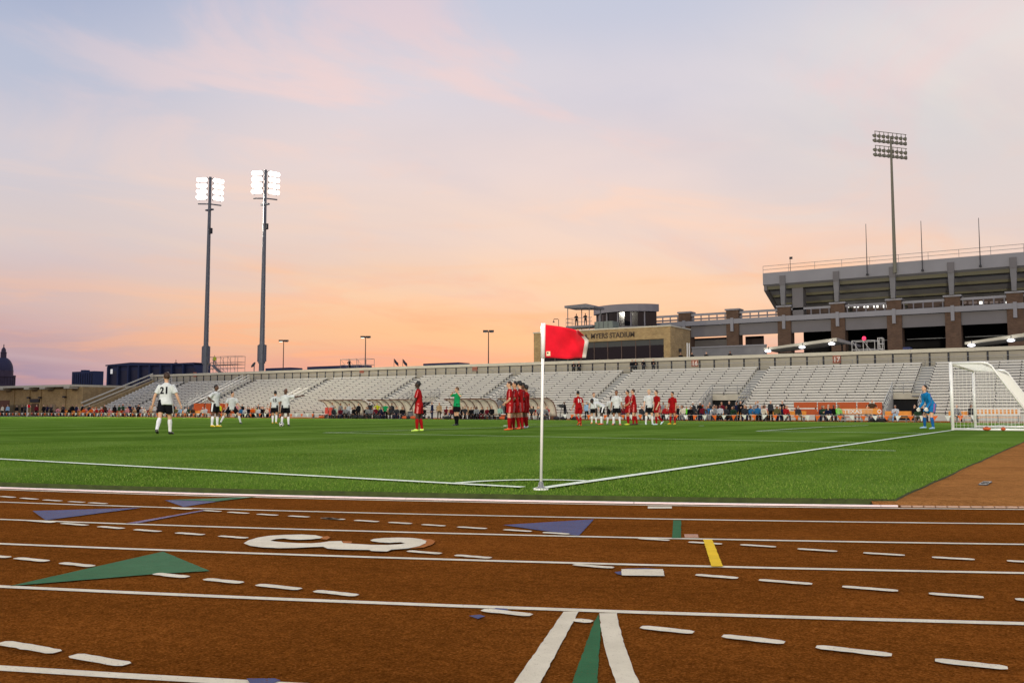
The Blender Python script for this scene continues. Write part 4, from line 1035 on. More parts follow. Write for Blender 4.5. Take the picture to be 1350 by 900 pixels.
for k in range(0, 12, 2):
    w_ = arc_wall(rad-0.1, zl0+0.21, zr1-1.06, 0.08, glass, 'window', cl_, k, k+2)
    x, y = arc_pts(rad)[k]; MB().box(x-0.09, x+0.09, y-0.09, y+0.09, zl0+0.2, zr1-1.06).build('mullion', grey_band, w_)
for px0, px1, py in ((794,798,418),(801,803,420),(808,811,421)):  # warm reflections in the glass, put in as glowing panes
    x, z = PX(px0, py, LY-1.8); x1_, _ = PX(px1, py, LY-1.8); MB().box(x, x1_, LY-1.6, LY-1.5, z-0.7, z+0.5).build('reflection_pane', mat('glowing_reflection', (226,178,120), 0.3, 0, emit=(240,190,130), estr=0.5), cl_)

# ------------------------------------------------------------------ big stadium behind
SY = 130.0
fs_ = thing('large_stadium', 'large grey concrete and brick stadium with overhanging upper deck', 'stadium', (0,0,0))
PIL = [-58.1,-50.3,-42.4,-34.4,-26.6,-18.9,-11.4,-3.9,3.7,11.3,19,26.6,34]
LZ1 = 14.85
band_m = mat('pale_stadium_concrete', (150,148,148), 0.85, 0.06, 0.4)
panel_m = mat('grey_stadium_panel', (118,114,112), 0.85, 0.07, 0.4)
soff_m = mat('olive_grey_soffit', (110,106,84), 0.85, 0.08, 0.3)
for i, x in enumerate(PIL):
    p_ = MB().box(x-0.98, x+0.98, SY-0.9, SY+1.0, -0.27, 16.2).build('pillar', red_brick, fs_)
    MB().box(x-1.15, x+1.15, SY-1.05, SY+1.15, 16.2, 16.45).build('cap', band_m, p_)
    MB().box(x-0.22, x+0.22, SY-1.22, SY-0.91, 12.9, 15.0).build('bracket', band_m, p_)
for a, b in zip(PIL[:-1], PIL[1:]):
    MB().box(a-0.0, b-0.002, SY-1.12, SY-0.915, LZ1-0.75, LZ1).build('ledge', band_m, fs_)
    MB().box(a+0.99, b-0.99, SY-0.6, SY-0.3, 12.3, LZ1-0.05).build('fascia_panel', panel_m, fs_)
    MB().box(a+0.99, b-0.99, SY-0.5, SY-0.3, 15.7, 16.05).build('top_rail', band_m, fs_)
    if a >= -36:
        MB().box(a+0.99, b-0.99, SY+4.4, SY+4.6, 14.2, 16.4).build('inner_wall', mat('brown_inner_wall', (96,80,72), 0.85, 0.1, 0.5), fs_)
    else:
        for zz in (15.2,): MB().box(a+0.99, b-0.99, SY-0.45, SY-0.35, zz-0.12, zz+0.12).build('mid_rail', grey_band, fs_)
    for k in range(1, 6):
        x = a+(b-a)*k/6; MB().box(x-0.08, x+0.08, SY-0.46, SY-0.34, LZ1-0.05, 15.7).build('baluster', grey_band, fs_)
    for zz in (7.6, 9.3, 10.9):
        if a > -28: MB().box(a+0.98, b-0.98, SY+3.0, SY+3.1, zz-0.05, zz+0.05).build('inner_rail', alu_dark, fs_)
# dark interior behind the right bays, ramps behind the left bays
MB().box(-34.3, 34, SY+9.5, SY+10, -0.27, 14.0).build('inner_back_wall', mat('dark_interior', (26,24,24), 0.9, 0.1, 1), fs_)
MB().box(-58, 34, SY+1.01, SY+9.4, 13.4, 13.9).build('concourse_floor', concrete_grey, fs_)
MB().prism([(-50.0,9.6),(-50.0,12.3),(-43.5,12.3),(-43.5,11.2)], 'y', SY+2, SY+2.4).build('ramp', panel_m, fs_)
MB().box(-50.2, -47.6, SY+2.5, SY+3.0, -0.27, 12.3).build('inner_pier', mat('dark_brown_pier', (60,48,44), 0.9, 0.1, 1), fs_)
MB().box(-41.5, -38.7, SY+2.5, SY+3.0, -0.27, 12.3).build('inner_pier', MATS['dark_brown_pier'], fs_)
MB().box(-36.4, -35.3, SY+2.5, SY+3.0, -0.27, 12.3).build('inner_pier', MATS['dark_brown_pier'], fs_)
MB().box(-58, -34.5, SY-0.5, SY-0.2, -0.27, 8.6).build('low_wall', panel_m, fs_)
# upper deck: fascia, raked soffit, ribs, side wall
FY = SY-1.2
DX0 = float(OY(1005.5, 360, FY)[0]); DZ1 = float(OY(1107, 352, FY)[2]); DZ0 = DZ1-1.75
deck = MB().prism([(FY,DZ0),(FY,DZ1),(FY+0.4,DZ1),(FY+0.4,DZ1-0.4),(FY+12,DZ1-6),(FY+12,DZ1-7.2)], 'x', DX0, 36).build('upper_deck', band_m, fs_)
x1_ = 36
for k in range(4):
    ya = FY+0.6+k*2.3; za = DZ0-0.15-k*0.95
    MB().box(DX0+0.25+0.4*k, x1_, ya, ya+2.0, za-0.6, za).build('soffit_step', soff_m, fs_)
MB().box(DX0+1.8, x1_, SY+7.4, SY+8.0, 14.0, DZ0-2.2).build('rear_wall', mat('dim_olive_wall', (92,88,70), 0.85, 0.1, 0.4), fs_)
MB().prism([(FY+0.3,DZ0-0.1),(FY+10.5,DZ0-4.3),(FY+10.5,DZ0-5.2),(FY+0.3,DZ0-0.9)], 'x', DX0+0.05, DX0+0.5).build('side_beam', panel_m, fs_)
for x in PIL:
    if x < DX0: continue
    MB().box(x-0.42, x+0.42, FY-0.22, FY-0.003, DZ0-0.3, DZ0+1.15).build('rib_head', panel_m, fs_)
    MB().prism([(x-0.40,DZ0-0.301),(x+0.40,DZ0-0.301),(x+0.27,16.46),(x-0.27,16.46)], 'y', FY-0.15, FY+0.5).build('deck_rib', concrete_grey, fs_)
MB().box(-33.2, -31.6, SY-0.5, SY+1.2, 14.9, DZ0-0.6).build('stair_pier', panel_m, fs_)
r_ = MB()
for hh in (0.55, 1.1): r_.tube([(DX0,FY+0.2,DZ1+hh),(36,FY+0.2,DZ1+hh)], 0.03, 6)
for k in range(20): x = DX0+(36-DX0)*k/19; r_.tube([(x,FY+0.2,DZ1-0.1),(x,FY+0.2,DZ1+1.1)], 0.025, 6)
r_.build('guard_rail', alu_dark, fs_)
# lit doorway and lamps of the concourse
glow = mat('dim_green_room_light', (170,180,130), 0.5, 0, emit=(190,200,140), estr=0.55)
for px, py in ((1074,395),(1216,389)):
    x, z = PX(px, py, SY+7.3); MB().box(x-0.5, x+0.5, SY+7.2, SY+7.38, z-0.8, z+0.8).build('lit_doorway', glow, fs_)
lw = mat('white_lamp_glow', (255,255,255), 0.4, 0, emit=(250,250,240), estr=1.3)
for k in range(13):
    x, z = PX(1118+k*4.3, 403, SY+4.2); MB().box(x-0.13, x+0.13, SY+4.2, SY+4.3, z-0.28, z+0.25).build('window_light', lw if k % 3 != 1 else grey_band, fs_)
for k in range(9):
    x, z = PX(1272+k*7.0, 399, SY+4.2); MB().box(x-0.2, x+0.2, SY+4.2, SY+4.3, z-0.2, z+0.2).build('window_light', lw if k in (3,8) else mat('dim_pink_pane', (150,132,126), 0.6, 0), fs_)
# masts on the deck
for px, top in ((1143,295),(1216,291),(1292.5,287)):
    q = OY(px, 350, FY-0.3); h = float(OY(px, top, FY-0.3)[2])
    o = thing('flag_mast', 'thin bare mast fixed to the upper deck fascia', 'mast', (q[0], FY-0.3, DZ0+0.3), 0, 'bare masts on the upper deck')
    MB().tube([(0,0,0),(0,0,h-DZ0-0.3)], [0.07,0.035], 6).build('pole', dark, o); MB().box(-0.14,0.14,-0.14,0.29,-0.12,0.12).build('mount', dark, o)
q = OY(1042, 357, FY+0.3); o = thing('wind_vane', 'small wind vane on a short pole at the deck corner', 'vane', (q[0], FY+0.3, DZ1))
MB().tube([(0,0,-0.1),(0,0,2.1)], 0.04, 6).build('pole', dark, o); MB().box(-0.1,0.35,-0.05,0.05,1.85,2.2).build('vane', dark, o)
# low grey wall and slanted canopies with lamps on the concourse
lwm = thing('concourse_wall', 'low grey weathered wall beside the press box', 'wall', (0,0,0))
xa, _ = PX(912, 460, 112); xb, _ = PX(1010, 455, 112); MB().box(xa, xb, 112, 112.3, 6.0, float(OY(960,457,112)[2])).build('wall', concrete_grey, lwm)
MB().box(xa, xb, 111.9, 112.4, float(OY(960,457,112)[2])+0.001, float(OY(960,457,112)[2])+0.15).build('coping', band_m, lwm)
def canopy(px_a, py_a, px_b, py_b, lamps, label, tail=None, CYY=110):
    o = thing('canopy', label, 'canopy', (0,0,0))
    xa, za = PX(px_a, py_a, CYY); xb, zb = PX(px_b, py_b, CYY)
    MB().prism([(xa,za),(xa,za+0.28),(xb,zb+0.42),(xb,zb)], 'y', CYY, CYY+6).build('roof', cap_m, o)
    if tail:
        xc, zc = PX(*tail, CYY); MB().prism([(xb+0.002,zb),(xb+0.002,zb+0.42),(xc,zc+0.3),(xc,zc)], 'y', CYY+0.3, CYY+6).build('roof', panel_m, o)
    for x, z in ((xa+0.5, za), (xb-0.5, zb-0.1)): 
        MB().box(x-0.08, x+0.08, CYY+5.0, CYY+5.16, 6.0, z+0.15).build('post', dark, o)
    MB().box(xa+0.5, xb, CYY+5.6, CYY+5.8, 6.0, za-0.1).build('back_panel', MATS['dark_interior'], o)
    for px, py in lamps:
        x, z = PX(px, py, CYY-0.1)
        l_ = MB().lathe([(0.05,0.2),(0.3,0.12),(0.42,0.02),(0.34,-0.1),(0.1,-0.15)], 12, (x, CYY-0.3, z)).build('lamp', mat('canopy_lamp_glow', (255,255,255), 0.3, 0, emit=(246,246,255), estr=3.0), o, smooth=True)
        MB().tube([(x,CYY-0.3,z+0.15),(x,CYY+0.1,z+0.6)], 0.05, 6).build('lamp_arm', dark, o)
canopy(1007, 461.5, 1103, 449.5, [(1013,462.8),(1058,457.8),(1097,453.2)], 'slanted pale canopy with three glowing lamps above the bleachers', (1121,454))
canopy(1272, 454, 1356, 443, [(1281,455.3),(1333,448.8)], 'slanted pale canopy with two glowing lamps behind the goal')
def scaffold(pxa, pxb, pyt, Y, zb, label, n=3, levels=3, depth=2.2, stair=False, m_=None):
    xa, zt = PX(pxa, pyt, Y); xb, _ = PX(pxb, pyt, Y); m_ = m_ or alu_dark
    o = thing('scaffold', label, 'scaffold', (0,0,0)); h = zt-zb; mb = MB()
    for i in range(n+1):
        x = xa+(xb-xa)*i/n
        for y in (Y, Y+depth): MB().tube([(x,y,zb),(x,y,zt)], 0.035, 6).build('upright', m_, o)
    for l in range(1, levels+1):
        z = zb+h*l/levels
        for y in (Y, Y+depth): mb.tube([(xa,y,z-0.03),(xb,y,z-0.03)], 0.03, 6)
        for x in (xa, xb): mb.tube([(x,Y,z-0.03),(x,Y+depth,z-0.03)], 0.03, 6)
    mb.build('ledger', m_, o); mb = MB()
    for i in range(n):
        x = xa+(xb-xa)*i/n; x2 = xa+(xb-xa)*(i+1)/n; mb.tube([(x,Y,zt-0.05),(x2,Y,zb+h*0.4)], 0.025, 6)
    mb.build('brace', m_, o)
    zd = zb+h*(0.64 if levels == 4 else (levels-2)/levels)
    MB().box(xa, xb, Y+0.05, Y+depth-0.05, zd-0.01, zd+0.05).build('deck', m_, o)
    return o, xa, xb, zd+0.05
scaf1, s1a, s1b, s1z = scaffold(272, 310, 470.5, 98.4, 6.0, 'steel scaffold tower with stair beside the first lit floodlight tower', 4, 4)
mb = MB(); mb.prism([(s1a+1.6,s1z),(s1a+2.2,s1z),(s1a+6.4,6.0),(s1a+5.6,6.0)], 'y', 98.0, 98.3); mb.build('stair', grey_st, scaf1)
mb = MB()
for hh in (0.5, 1.0): mb.tube([(s1a+2.0,97.95,s1z+hh),(s1a+6.2,97.95,6.0+hh)], 0.035, 6)
mb.build('stair_rail', grey_st, scaf1)
scaf2, s2a, s2b, s2z = scaffold(449, 481, 473.3, 98.4, 6.0, 'low scaffold platform carrying the dark-clad cameraman', 3, 3)
scaf3, s3a, s3b, s3z = scaffold(1123, 1153, 449, 108.5, 6.0, 'pale scaffold platform with a red lamp in front of the big stadium', 2, 3, m_=alu)
scaf3b = scaffold(1157, 1163, 445, 108.6, 6.0, 'narrow pale ladder scaffold beside the red-lamp scaffold', 1, 5, 1.0, m_=alu)
x, z = PX(1139, 446, 108.4); MB().lathe([(0.05,-0.25),(0.22,-0.1),(0.25,0.05),(0.12,0.25)], 10, (x,108.45,z)).build('red_lamp', mat('red_lamp_glow', (230,50,80), 0.4, 0, emit=(230,50,90), estr=1.5), scaf3)
# covered blue vehicle
bx0, bz0 = PX(1183, 463, 106); bx1, bz1 = PX(1205, 457, 106)
o = thing('covered_vehicle', 'vehicle under a dark blue cover behind the parapet wall', 'vehicle', ((bx0+bx1)/2, 106, 6.0))
w_ = (bx1-bx0)/2*0.97; hh = bz1-6.0
tarp = mat('dark_blue_tarp', (34,46,92), 0.6, 0.15, 3, bump=0.4)
MB().prism([(-w_,0.25),(-w_,hh*0.55),(-w_*0.55,hh*0.62),(-w_*0.3,hh),(w_*0.5,hh),(w_*0.8,hh*0.6),(w_,hh*0.55),(w_,0.25)], 'y', 0, 1.7).build('cover', tarp, o)
for s in (-0.6, 0.6):
    wm = MB().tube([(w_*s,-0.05,0.32),(w_*s,0.25,0.32)], 0.32, 14).build('wheel', dark, o)
o = thing('flat_trailer', 'pale flat trailer deck beside the covered vehicle', 'trailer', (bx1+0.4, 106, 6.0)); lx = PX(1262, 460, 106)[0]-bx1-0.4
MB().box(0, lx, 0, 1.6, hh*0.72, hh*0.86).build('bed', cap_m, o)
for k in (0.2, 0.8): MB().tube([(lx*k,0.1,0.35),(lx*k,0.4,0.35)], 0.35, 12).build('wheel', dark, o)
for k in (0.1, 0.9): MB().box(lx*k-0.1, lx*k+0.1, 0.3, 1.3, 0.36, hh*0.72).build('support', dark, o)
# satellite dish, roof flags
q = OY(335, 487, 99); o = thing('satellite_dish', 'grey satellite dish tilted up on the concourse between the floodlight towers', 'dish', (q[0], 99, 6.0))
zt_ = float(OY(335,481.5,99)[2])-6.0
MB().tube([(0,0,0),(0,0,zt_)], 0.08, 8).build('stand', grey_st, o)
d_ = MB().lathe([(0.02,0),(0.5,0.06),(0.95,0.22),(1.3,0.45),(1.32,0.5),(0.95,0.3),(0.5,0.14),(0.03,0.07)], 18).mesh('dish', grey_st, True); put('dish', d_, o, (0,0,zt_), (R(20),R(-52),0), (0.42,0.42,0.42))
for px, py in ((519.5,472.5),(531,473)):
    q = OY(px, py, 125); o = thing('distant_flag', 'tiny dark flag hanging on a thin pole beyond the parapet', 'flag', (q[0], 125, 6.0), 0, 'two tiny flags beyond the parapet'); h = float(q[2])-6.0
    MB().tube([(0,0,0),(0,0,h)], 0.04, 6).build('pole', dark, o)
    V = []; F = []
    for i in range(6):
        for j in range(4): V.append((0.03+i*0.20, 0.08*math.sin(i*1.3+j*0.5), h-0.05-j*0.22-i*0.16))
    F = [(i*4+j, i*4+j+1, i*4+j+5, i*4+j+4) for i in range(5) for j in range(3)]
    fo = MB().add(V, F).build('cloth', mat('dark_flag_cloth', (44,48,62), 0.9, 0.1, 3), o, fix=False); sd_ = fo.modifiers.new('s', 'SOLIDIFY'); sd_.thickness = 0.02

# ------------------------------------------------------------------ floodlight towers
lit_lens_m = mat('lit_floodlight_lens', (255,255,255), 0.3, 0, emit=(255,252,244), estr=9.0)
off_lens = mat('unlit_floodlight_lens', (150,148,130), 0.2, 0, spec=0.6)
house_m = mat('floodlight_housing', (124,120,100), 0.6, 0.06, 4)
lampme = MB().lathe([(0.10,-0.42),(0.22,-0.30),(0.34,-0.05),(0.40,0.0),(0.40,0.05),(0.05,0.05)], 10).mesh('floodlight', house_m, True)
lensme_on = MB().lathe([(0.375,0.0),(0.34,0.04),(0.02,0.07)], 10).mesh('lens', lit_lens_m, True)
lensme_off = MB().lathe([(0.375,0.0),(0.34,0.04),(0.02,0.07)], 10).mesh('lens', off_lens, True)
def tower(X, Y, zb, ztop, label, heading, rows=4, cols=5, lit=True, split=R(55), power=FLOOD_W, sleeve=True, wide=4.8, tall=4.4, cone=R(110), blend=0.6, aim_at=(-40,28,0)):
    """heading: direction (radians from +X) the bank faces; two wings turned by split"""
    o = thing('floodlight_tower', label, 'floodlight', (X, Y, zb), 0)
    H = ztop-zb
    MB().tube([(0,0,0),(0,0,H*0.5),(0,0,H)], [0.48,0.36,0.24], 12).build('pole', steel, o)
    if sleeve:
        z_a, z_b = sleeve
        MB().tube([(0,0,z_a-zb),(0,0,z_b-zb)], 0.60, 12).build('base_sleeve', steel, o)
        for s in (-1,1): MB().box(s*0.75-0.14, s*0.75+0.14, -0.22, 0.22, z_a-zb+0.3, z_b-zb-0.1).build('cable_box', steel, o)
    fz = H-tall
    for s in (-1, 1):
        ang = heading+s*split/2; dirv = Vector((math.cos(ang), math.sin(ang), 0)); sv = Vector((-math.sin(ang), math.cos(ang), 0))
        sv = sv*s
        c = Vector((0,0,0))+sv*0.5
        fr = MB()
        for r in range(rows):
            z = fz+tall*(r+0.5)/rows
            fr.tube([tuple(c+Vector((0,0,z))), tuple(c+sv*(wide/2)+Vector((0,0,z)))], 0.07, 6)
            for k in range(cols):
                p = c+sv*(wide/2*(k+0.6)/cols)+dirv*0.35+Vector((0,0,z))
                aim = (dirv+Vector((0,0,-0.42))).normalized()
                rot = aim.to_track_quat('Z', 'Y').to_euler()
                l_ = put('floodlight', lampme, o, p, rot); put('lens', lensme_on if lit else lensme_off, l_, (0,0,0.055))
        fr.tube([tuple(c+sv*0.1+Vector((0,0,fz))), tuple(c+sv*0.1+Vector((0,0,H)))], 0.07, 6)
        fr.tube([tuple(c+sv*(wide/2-0.2)+Vector((0,0,fz))), tuple(c+sv*(wide/2-0.2)+Vector((0,0,H)))], 0.05, 6)
        fr.tube([(0,0,fz-0.7), tuple(c+sv*(wide/2)+Vector((0,0,fz-0.6)))], 0.12, 6)
        fr.tube([(0,0,H-0.3), tuple(c+Vector((0,0,H-0.3)))], 0.08, 6)
        fr.build('lamp_frame', steel, o)
    MB().box(-0.9, 0.9, -0.25, 0.25, fz-1.9, fz-1.65).build('service_arm', steel, o)
    MB().box(0.3, 0.75, -0.2, 0.2, fz-6.2, fz-5.2).build('control_box', dark, o)
    if lit:
        ld = bpy.data.lights.new('floodlight_beam', 'SPOT'); ld.energy = power; ld.spot_size = cone; ld.spot_blend = blend; ld.shadow_soft_size = 5.0; ld.color = (1.0, 0.93, 0.78)
        lo = bpy.data.objects.new('floodlight_beam', ld); COL.objects.link(lo); lo.parent = o
        hd = Vector((math.cos(heading), math.sin(heading), 0)); lo.location = hd*1.6+Vector((0,0,fz+tall/2))
        tgt = Vector(aim_at)-Vector((X, Y, zb+fz))
        lo.rotation_euler = (-tgt).to_track_quat('Z', 'Y').to_euler()
    return o
def hd_to(X, Y, tx=-40, ty=28): return math.atan2(ty-Y, tx-X)
for px, top, lab, s0, s1 in ((271.3,233.5,'lit floodlight tower next to the scaffold, twin wings of glowing lamps',480,456),(345.2,224,'lit floodlight tower next to the satellite dish, twin wings of glowing lamps',479,454)):
    q = OY(px, 470, 100); zt_ = float(OY(px+6, top, 100)[2])
    tower(q[0], 100.0, 6.0, zt_, lab, hd_to(q[0], 100), sleeve=(float(OY(px, s0, 100)[2]), float(OY(px, s1, 100)[2])), wide=3.5, tall=4.3)
# matching towers outside the picture: one more on the far side, two on the near side
q = OY(1450, 470, 100); tower(q[0], 100.0, 6.0, 41.5, 'lit floodlight tower behind the far bleachers past the goal end', hd_to(q[0], 100), sleeve=False, power=FLOOD_W*0.5)
tower(30, -80, -0.3, 42, 'lit floodlight tower standing on the near side of the ground behind the bend', hd_to(30,-80,-30,88), sleeve=False, power=FLOOD_W*2.7, cone=R(58), blend=1.0, aim_at=(-26,90,4))
tower(-105, -80, -0.3, 42, 'lit floodlight tower standing on the near side of the ground by the straight', hd_to(-105,-80,-90,60), sleeve=False, power=FLOOD_W*1.3, cone=R(70), blend=1.0, aim_at=(-95,75,0))
# the dark tower on the big stadium
q = OY(1179.5, 345, FY-0.4); zt_ = float(OY(1178, 172, FY-0.4)[2])
o = thing('stadium_floodlight_mast', 'unlit floodlight mast with two tiers of lamps above the big stadium', 'floodlight', (q[0], FY-0.4, DZ0+0.2))
H = zt_-DZ0-0.2
MB().tube([(0,0,0),(0,0,H-2.6)], [0.26,0.15], 10).build('pole', house_m, o)
MB().tube([(0,0,H-2.6),(0,0,H-0.9)], [0.14,0.11], 10).build('pole', house_m, o)
cr = Vector((RGT[0], RGT[1], 0)); cfw = Vector((FWD[0], FWD[1], 0)).normalized(); wingx = (cr*0.95+cfw*0.31).normalized()
for tier, z in enumerate((H-1.15, H-3.2)):
    ln = 2.75
    f_ = MB().tube([tuple(wingx*-ln+Vector((0,0,z-0.62))), tuple(wingx*ln+Vector((0,0,z-0.62)))], 0.10, 6)
    f_.tube([tuple(wingx*-ln+Vector((0,0,z+0.85))), tuple(wingx*ln+Vector((0,0,z+0.85)))], 0.05, 6)
    for k in range(8):
        x = -ln+2*ln*(k+0.15)/7.3-0.05; f_.tube([tuple(wingx*x+Vector((0,0,z-0.6))), tuple(wingx*x+Vector((0,0,z+0.85)))], 0.05, 6)
        for zz in (z+0.25, z-0.45):
            p = wingx*x+cfw*0.25+Vector((0,0,zz)); aim = (cfw+Vector((0,0,-0.5))-wingx*0.3).normalized()
            l_ = put('floodlight', lampme, o, p, aim.to_track_quat('Z','Y').to_euler(), (0.8,0.8,0.8)); put('lens', lensme_off, l_, (0,0,0.055))
    f_.build('lamp_frame', house_m, o)

# ------------------------------------------------------------------ far city
city = mat('hazed_dark_facade', (58,66,96), 0.8, 0.1, 0.05); city2 = mat('hazed_blue_facade', (50,62,94), 0.8, 0.08, 0.05); cwin = mat('hazed_window_dark', (34,40,64), 0.5, 0); dome_m = mat('hazed_capitol_stone', (84,72,84), 0.9, 0.15, 0.2)  # distance haze and silhouette put into these dark blue-grey colours
def far_box(pxa, pxb, pyt, Y, label, mm, depth=30, bays=0):
    xa, zt = PX(pxa, pyt, Y); xb, _ = PX(pxb, pyt, Y); o = thing('office_block', label, 'building', (0,0,0))
    MB().box(xa, xb, Y, Y+depth, -0.3, zt).build('wall', mm, o)
    return o, xa, xb, zt
o, xa, xb, zt_ = far_box(95, 124.5, 490, 260, 'plain hazy dark blue office block between the dome and the long hall', city2, 5)
n = 10
for k in range(1, n): x = xa+(xb-xa)*k/n; MB().box(x-0.12, x+0.12, 259.7, 259.99, 0, zt_-1.0).build('facade_fin', cwin, o)
MB().box(xa+6, xa+9, 261, 264, zt_, zt_+0.8).build('roof_unit', city2, o)
o, xa, xb, zt_ = far_box(142, 256, 482.5, 230, 'long hazy dark blue arena hall with deep bays beyond the bleachers', city, 8)
MB().prism([(xa-0.5,zt_),(xa-0.5,zt_+0.5),((xa*0.7+xb*0.3),zt_+1.1),(xb,zt_-0.4),(xb,zt_-0.9)], 'y', 229.2, 238.2).build('roof', city2, o)
for k in range(8):
    x = xa+(xb-xa)*(k+0.15)/8; MB().box(x, x+0.9, 228.9, 229.98, 0, zt_-0.3).build('pier', city2, o)
    MB().box(x+1.2, x+(xb-xa)/8-0.4, 229.8, 229.99, 0, zt_-2.2).build('bay_window', cwin, o)
xw, zw = PX(147, 489.5, 228.8); MB().box(xw-0.7, xw+0.7, 228.75, 228.88, zw-1.0, zw+1.0).build('lit_window', mat('far_lit_pane', (220,220,214), 0.5, 0, emit=(225,222,214), estr=0.6), o)
xm_, zm_ = PX(232, 474, 234); MB().tube([(xm_,234,zt_-2),(xm_,234,zm_)], 0.12, 6).build('aerial', dark, o); MB().box(xm_-0.9, xm_+0.9, 233.9, 234.1, zm_-2.0, zm_-1.2).build('aerial_dish', dark, o)
for pxa, pxb, pyt, lab in ((350,383,485.4,'low dark rooftop showing above the parapet beside a street lamp'),(405,475,483.4,'long low dark rooftop behind the scaffold cameraman'),(558,605,479.2,'low dark rooftop showing above the parapet near the lone lamp')):
    o, a_, b_, z_ = far_box(pxa, pxb, pyt, 190, lab, city, 5); MB().box(a_+1, b_-1, 191, 194, z_, z_+0.08).build('roof', city2, o)
# domed capitol
DYY = 620.0
cpx, _ = PX(4.5, 470, DYY); s_ = 15.5*float((OY(4.5,480,DYY)-CAM)@FWD)/F_      # outer radius of the drum, across the line of sight
ztip = PX(5,453.5,DYY)[1]; zdr0 = PX(5,507,DYY)[1]; zdr1 = PX(5,494.5,DYY)[1]; zs = PX(5,488,DYY)[1]; zdm = PX(5,471,DYY)[1]
o = thing('domed_capitol', 'distant capitol building with tall ribbed dome and statue lantern', 'building', (cpx, DYY, 0))
MB().box(-75, 60, -20, 40, -0.3, zdr0-4).build('wall', city, o)
MB().lathe([(s_*0.98,zdr0-14),(s_*0.98,zdr0),(s_*0.9,zdr0),(s_*0.9,zdr1-2),(s_,zdr1-2),(s_,zdr1),(s_*0.80,zdr1),(s_*0.80,zs)], 24).build('drum', dome_m, o)
for k in range(24):
    a = 2*math.pi*k/24; MB().tube([(s_*0.95*math.cos(a),s_*0.95*math.sin(a),zdr0),(s_*0.95*math.cos(a),s_*0.95*math.sin(a),zdr1-2)], s_*0.03, 6).build('column', dome_m, o)
rd = s_*0.78
dm = MB().lathe([(rd*1.04,zs),(rd,zs+0.5)]+[(rd*math.cos(t), zs+0.5+(zdm-zs)*math.sin(t)) for t in np.linspace(0.05, 1.38, 10)], 24).build('dome', mat('hazed_dome', (62,60,82), 0.8, 0.1, 0.1), o, smooth=False)  # dome colour carries the haze too
lt = MB().lathe([(rd*0.30,zdm-1),(rd*0.30,zdm+(ztip-zdm)*0.35),(rd*0.36,zdm+(ztip-zdm)*0.38),(rd*0.24,zdm+(ztip-zdm)*0.42),(rd*0.22,zdm+(ztip-zdm)*0.6),(rd*0.12,zdm+(ztip-zdm)*0.72),(rd*0.04,zdm+(ztip-zdm)*0.78),(rd*0.05,zdm+(ztip-zdm)*0.82),(rd*0.05,zdm+(ztip-zdm)*0.93),(rd*0.01,ztip)], 14).build('lantern', dome_m, o)
# ------------------------------------------------------------------ goal
goal = thing('soccer_goal', 'white framed soccer goal with deep sloping net on the goal line', 'goal', (0, G0, 0.0))
def goal_z(y): return field_z(G0+y)
gw = 7.44; gh = 2.50; r0 = 0.06
TOPB, BASEB = 1.30, 2.75                # depth of the roof bar and of the base
for y in (0, gw):
    zb = goal_z(y); MB().tube([(0,y,zb-0.05),(0,y,gh-r0)], r0, 14).build('post', gloss_white, goal, smooth=True)
    pts = [(0.02,y,gh-r0),(TOPB-0.3,y,gh-r0),(TOPB-0.1,y,gh-r0-0.04),(TOPB+0.03,y,gh-r0-0.14),(TOPB+0.12,y,gh-r0-0.30),(BASEB,y,0.06+zb)]
    MB().tube(pts, 0.036, 10).build('stanchion', gloss_white, goal, smooth=True)
    MB().tube([(0.04,y,0.045+zb),(BASEB,y,0.045+zb)], 0.042, 10).build('base_bar', gloss_white, goal, smooth=True)
MB().tube([(0,0,gh-r0),(0,gw,gh-r0)], r0, 14).build('crossbar', gloss_white, goal, smooth=True)
MB().tube([(BASEB,0,0.045),(BASEB,gw,0.0)], 0.042, 10).build('rear_bar', gloss_white, goal, smooth=True)
MB().box(-0.062, -0.0605, -0.03, 0.03, 1.45, 1.78).build('maker_mark', dark, goal)
net_m = mat('white_net_cord', (222,222,210), 0.8, 0)
nt_ = MB(); cell = 0.125
prof = [(0.02,gh-0.05),(TOPB-0.3,gh-0.07),(TOPB+0.03,gh-0.18),(TOPB+0.12,gh-0.33),(BASEB-0.02,0.08)]
def along(t):
    L_ = [0]
    for a, b in zip(prof[:-1], prof[1:]): L_.append(L_[-1]+math.dist(a, b))
    d = t*L_[-1]
    for i in range(len(prof)-1):
        if d <= L_[i+1]+1e-9:
            u = (d-L_[i])/(L_[i+1]-L_[i]); return (prof[i][0]+(prof[i+1][0]-prof[i][0])*u, prof[i][1]+(prof[i+1][1]-prof[i][1])*u)
LEN = sum(math.dist(a, b) for a, b in zip(prof[:-1], prof[1:]))
nr_ = 0.0038
n = int(gw/cell)
for k in range(n+1):
    y = gw*k/n; nt_.tube([(x, y, z-0.05*math.sin(math.pi*min(1,i/4))) for i, (x, z) in enumerate(along(t) for t in np.linspace(0, 1, 9))], nr_, 3, cap=False)
n = int(LEN/cell)
for k in range(1, n):
    x, z = along(k/n); nt_.tube([(x, gw*j/4, z-0.06*math.sin(math.pi*j/4)) for j in range(5)], nr_, 3, cap=False)
back = nt_.build('roof_and_back_net', net_m, goal, fix=False)
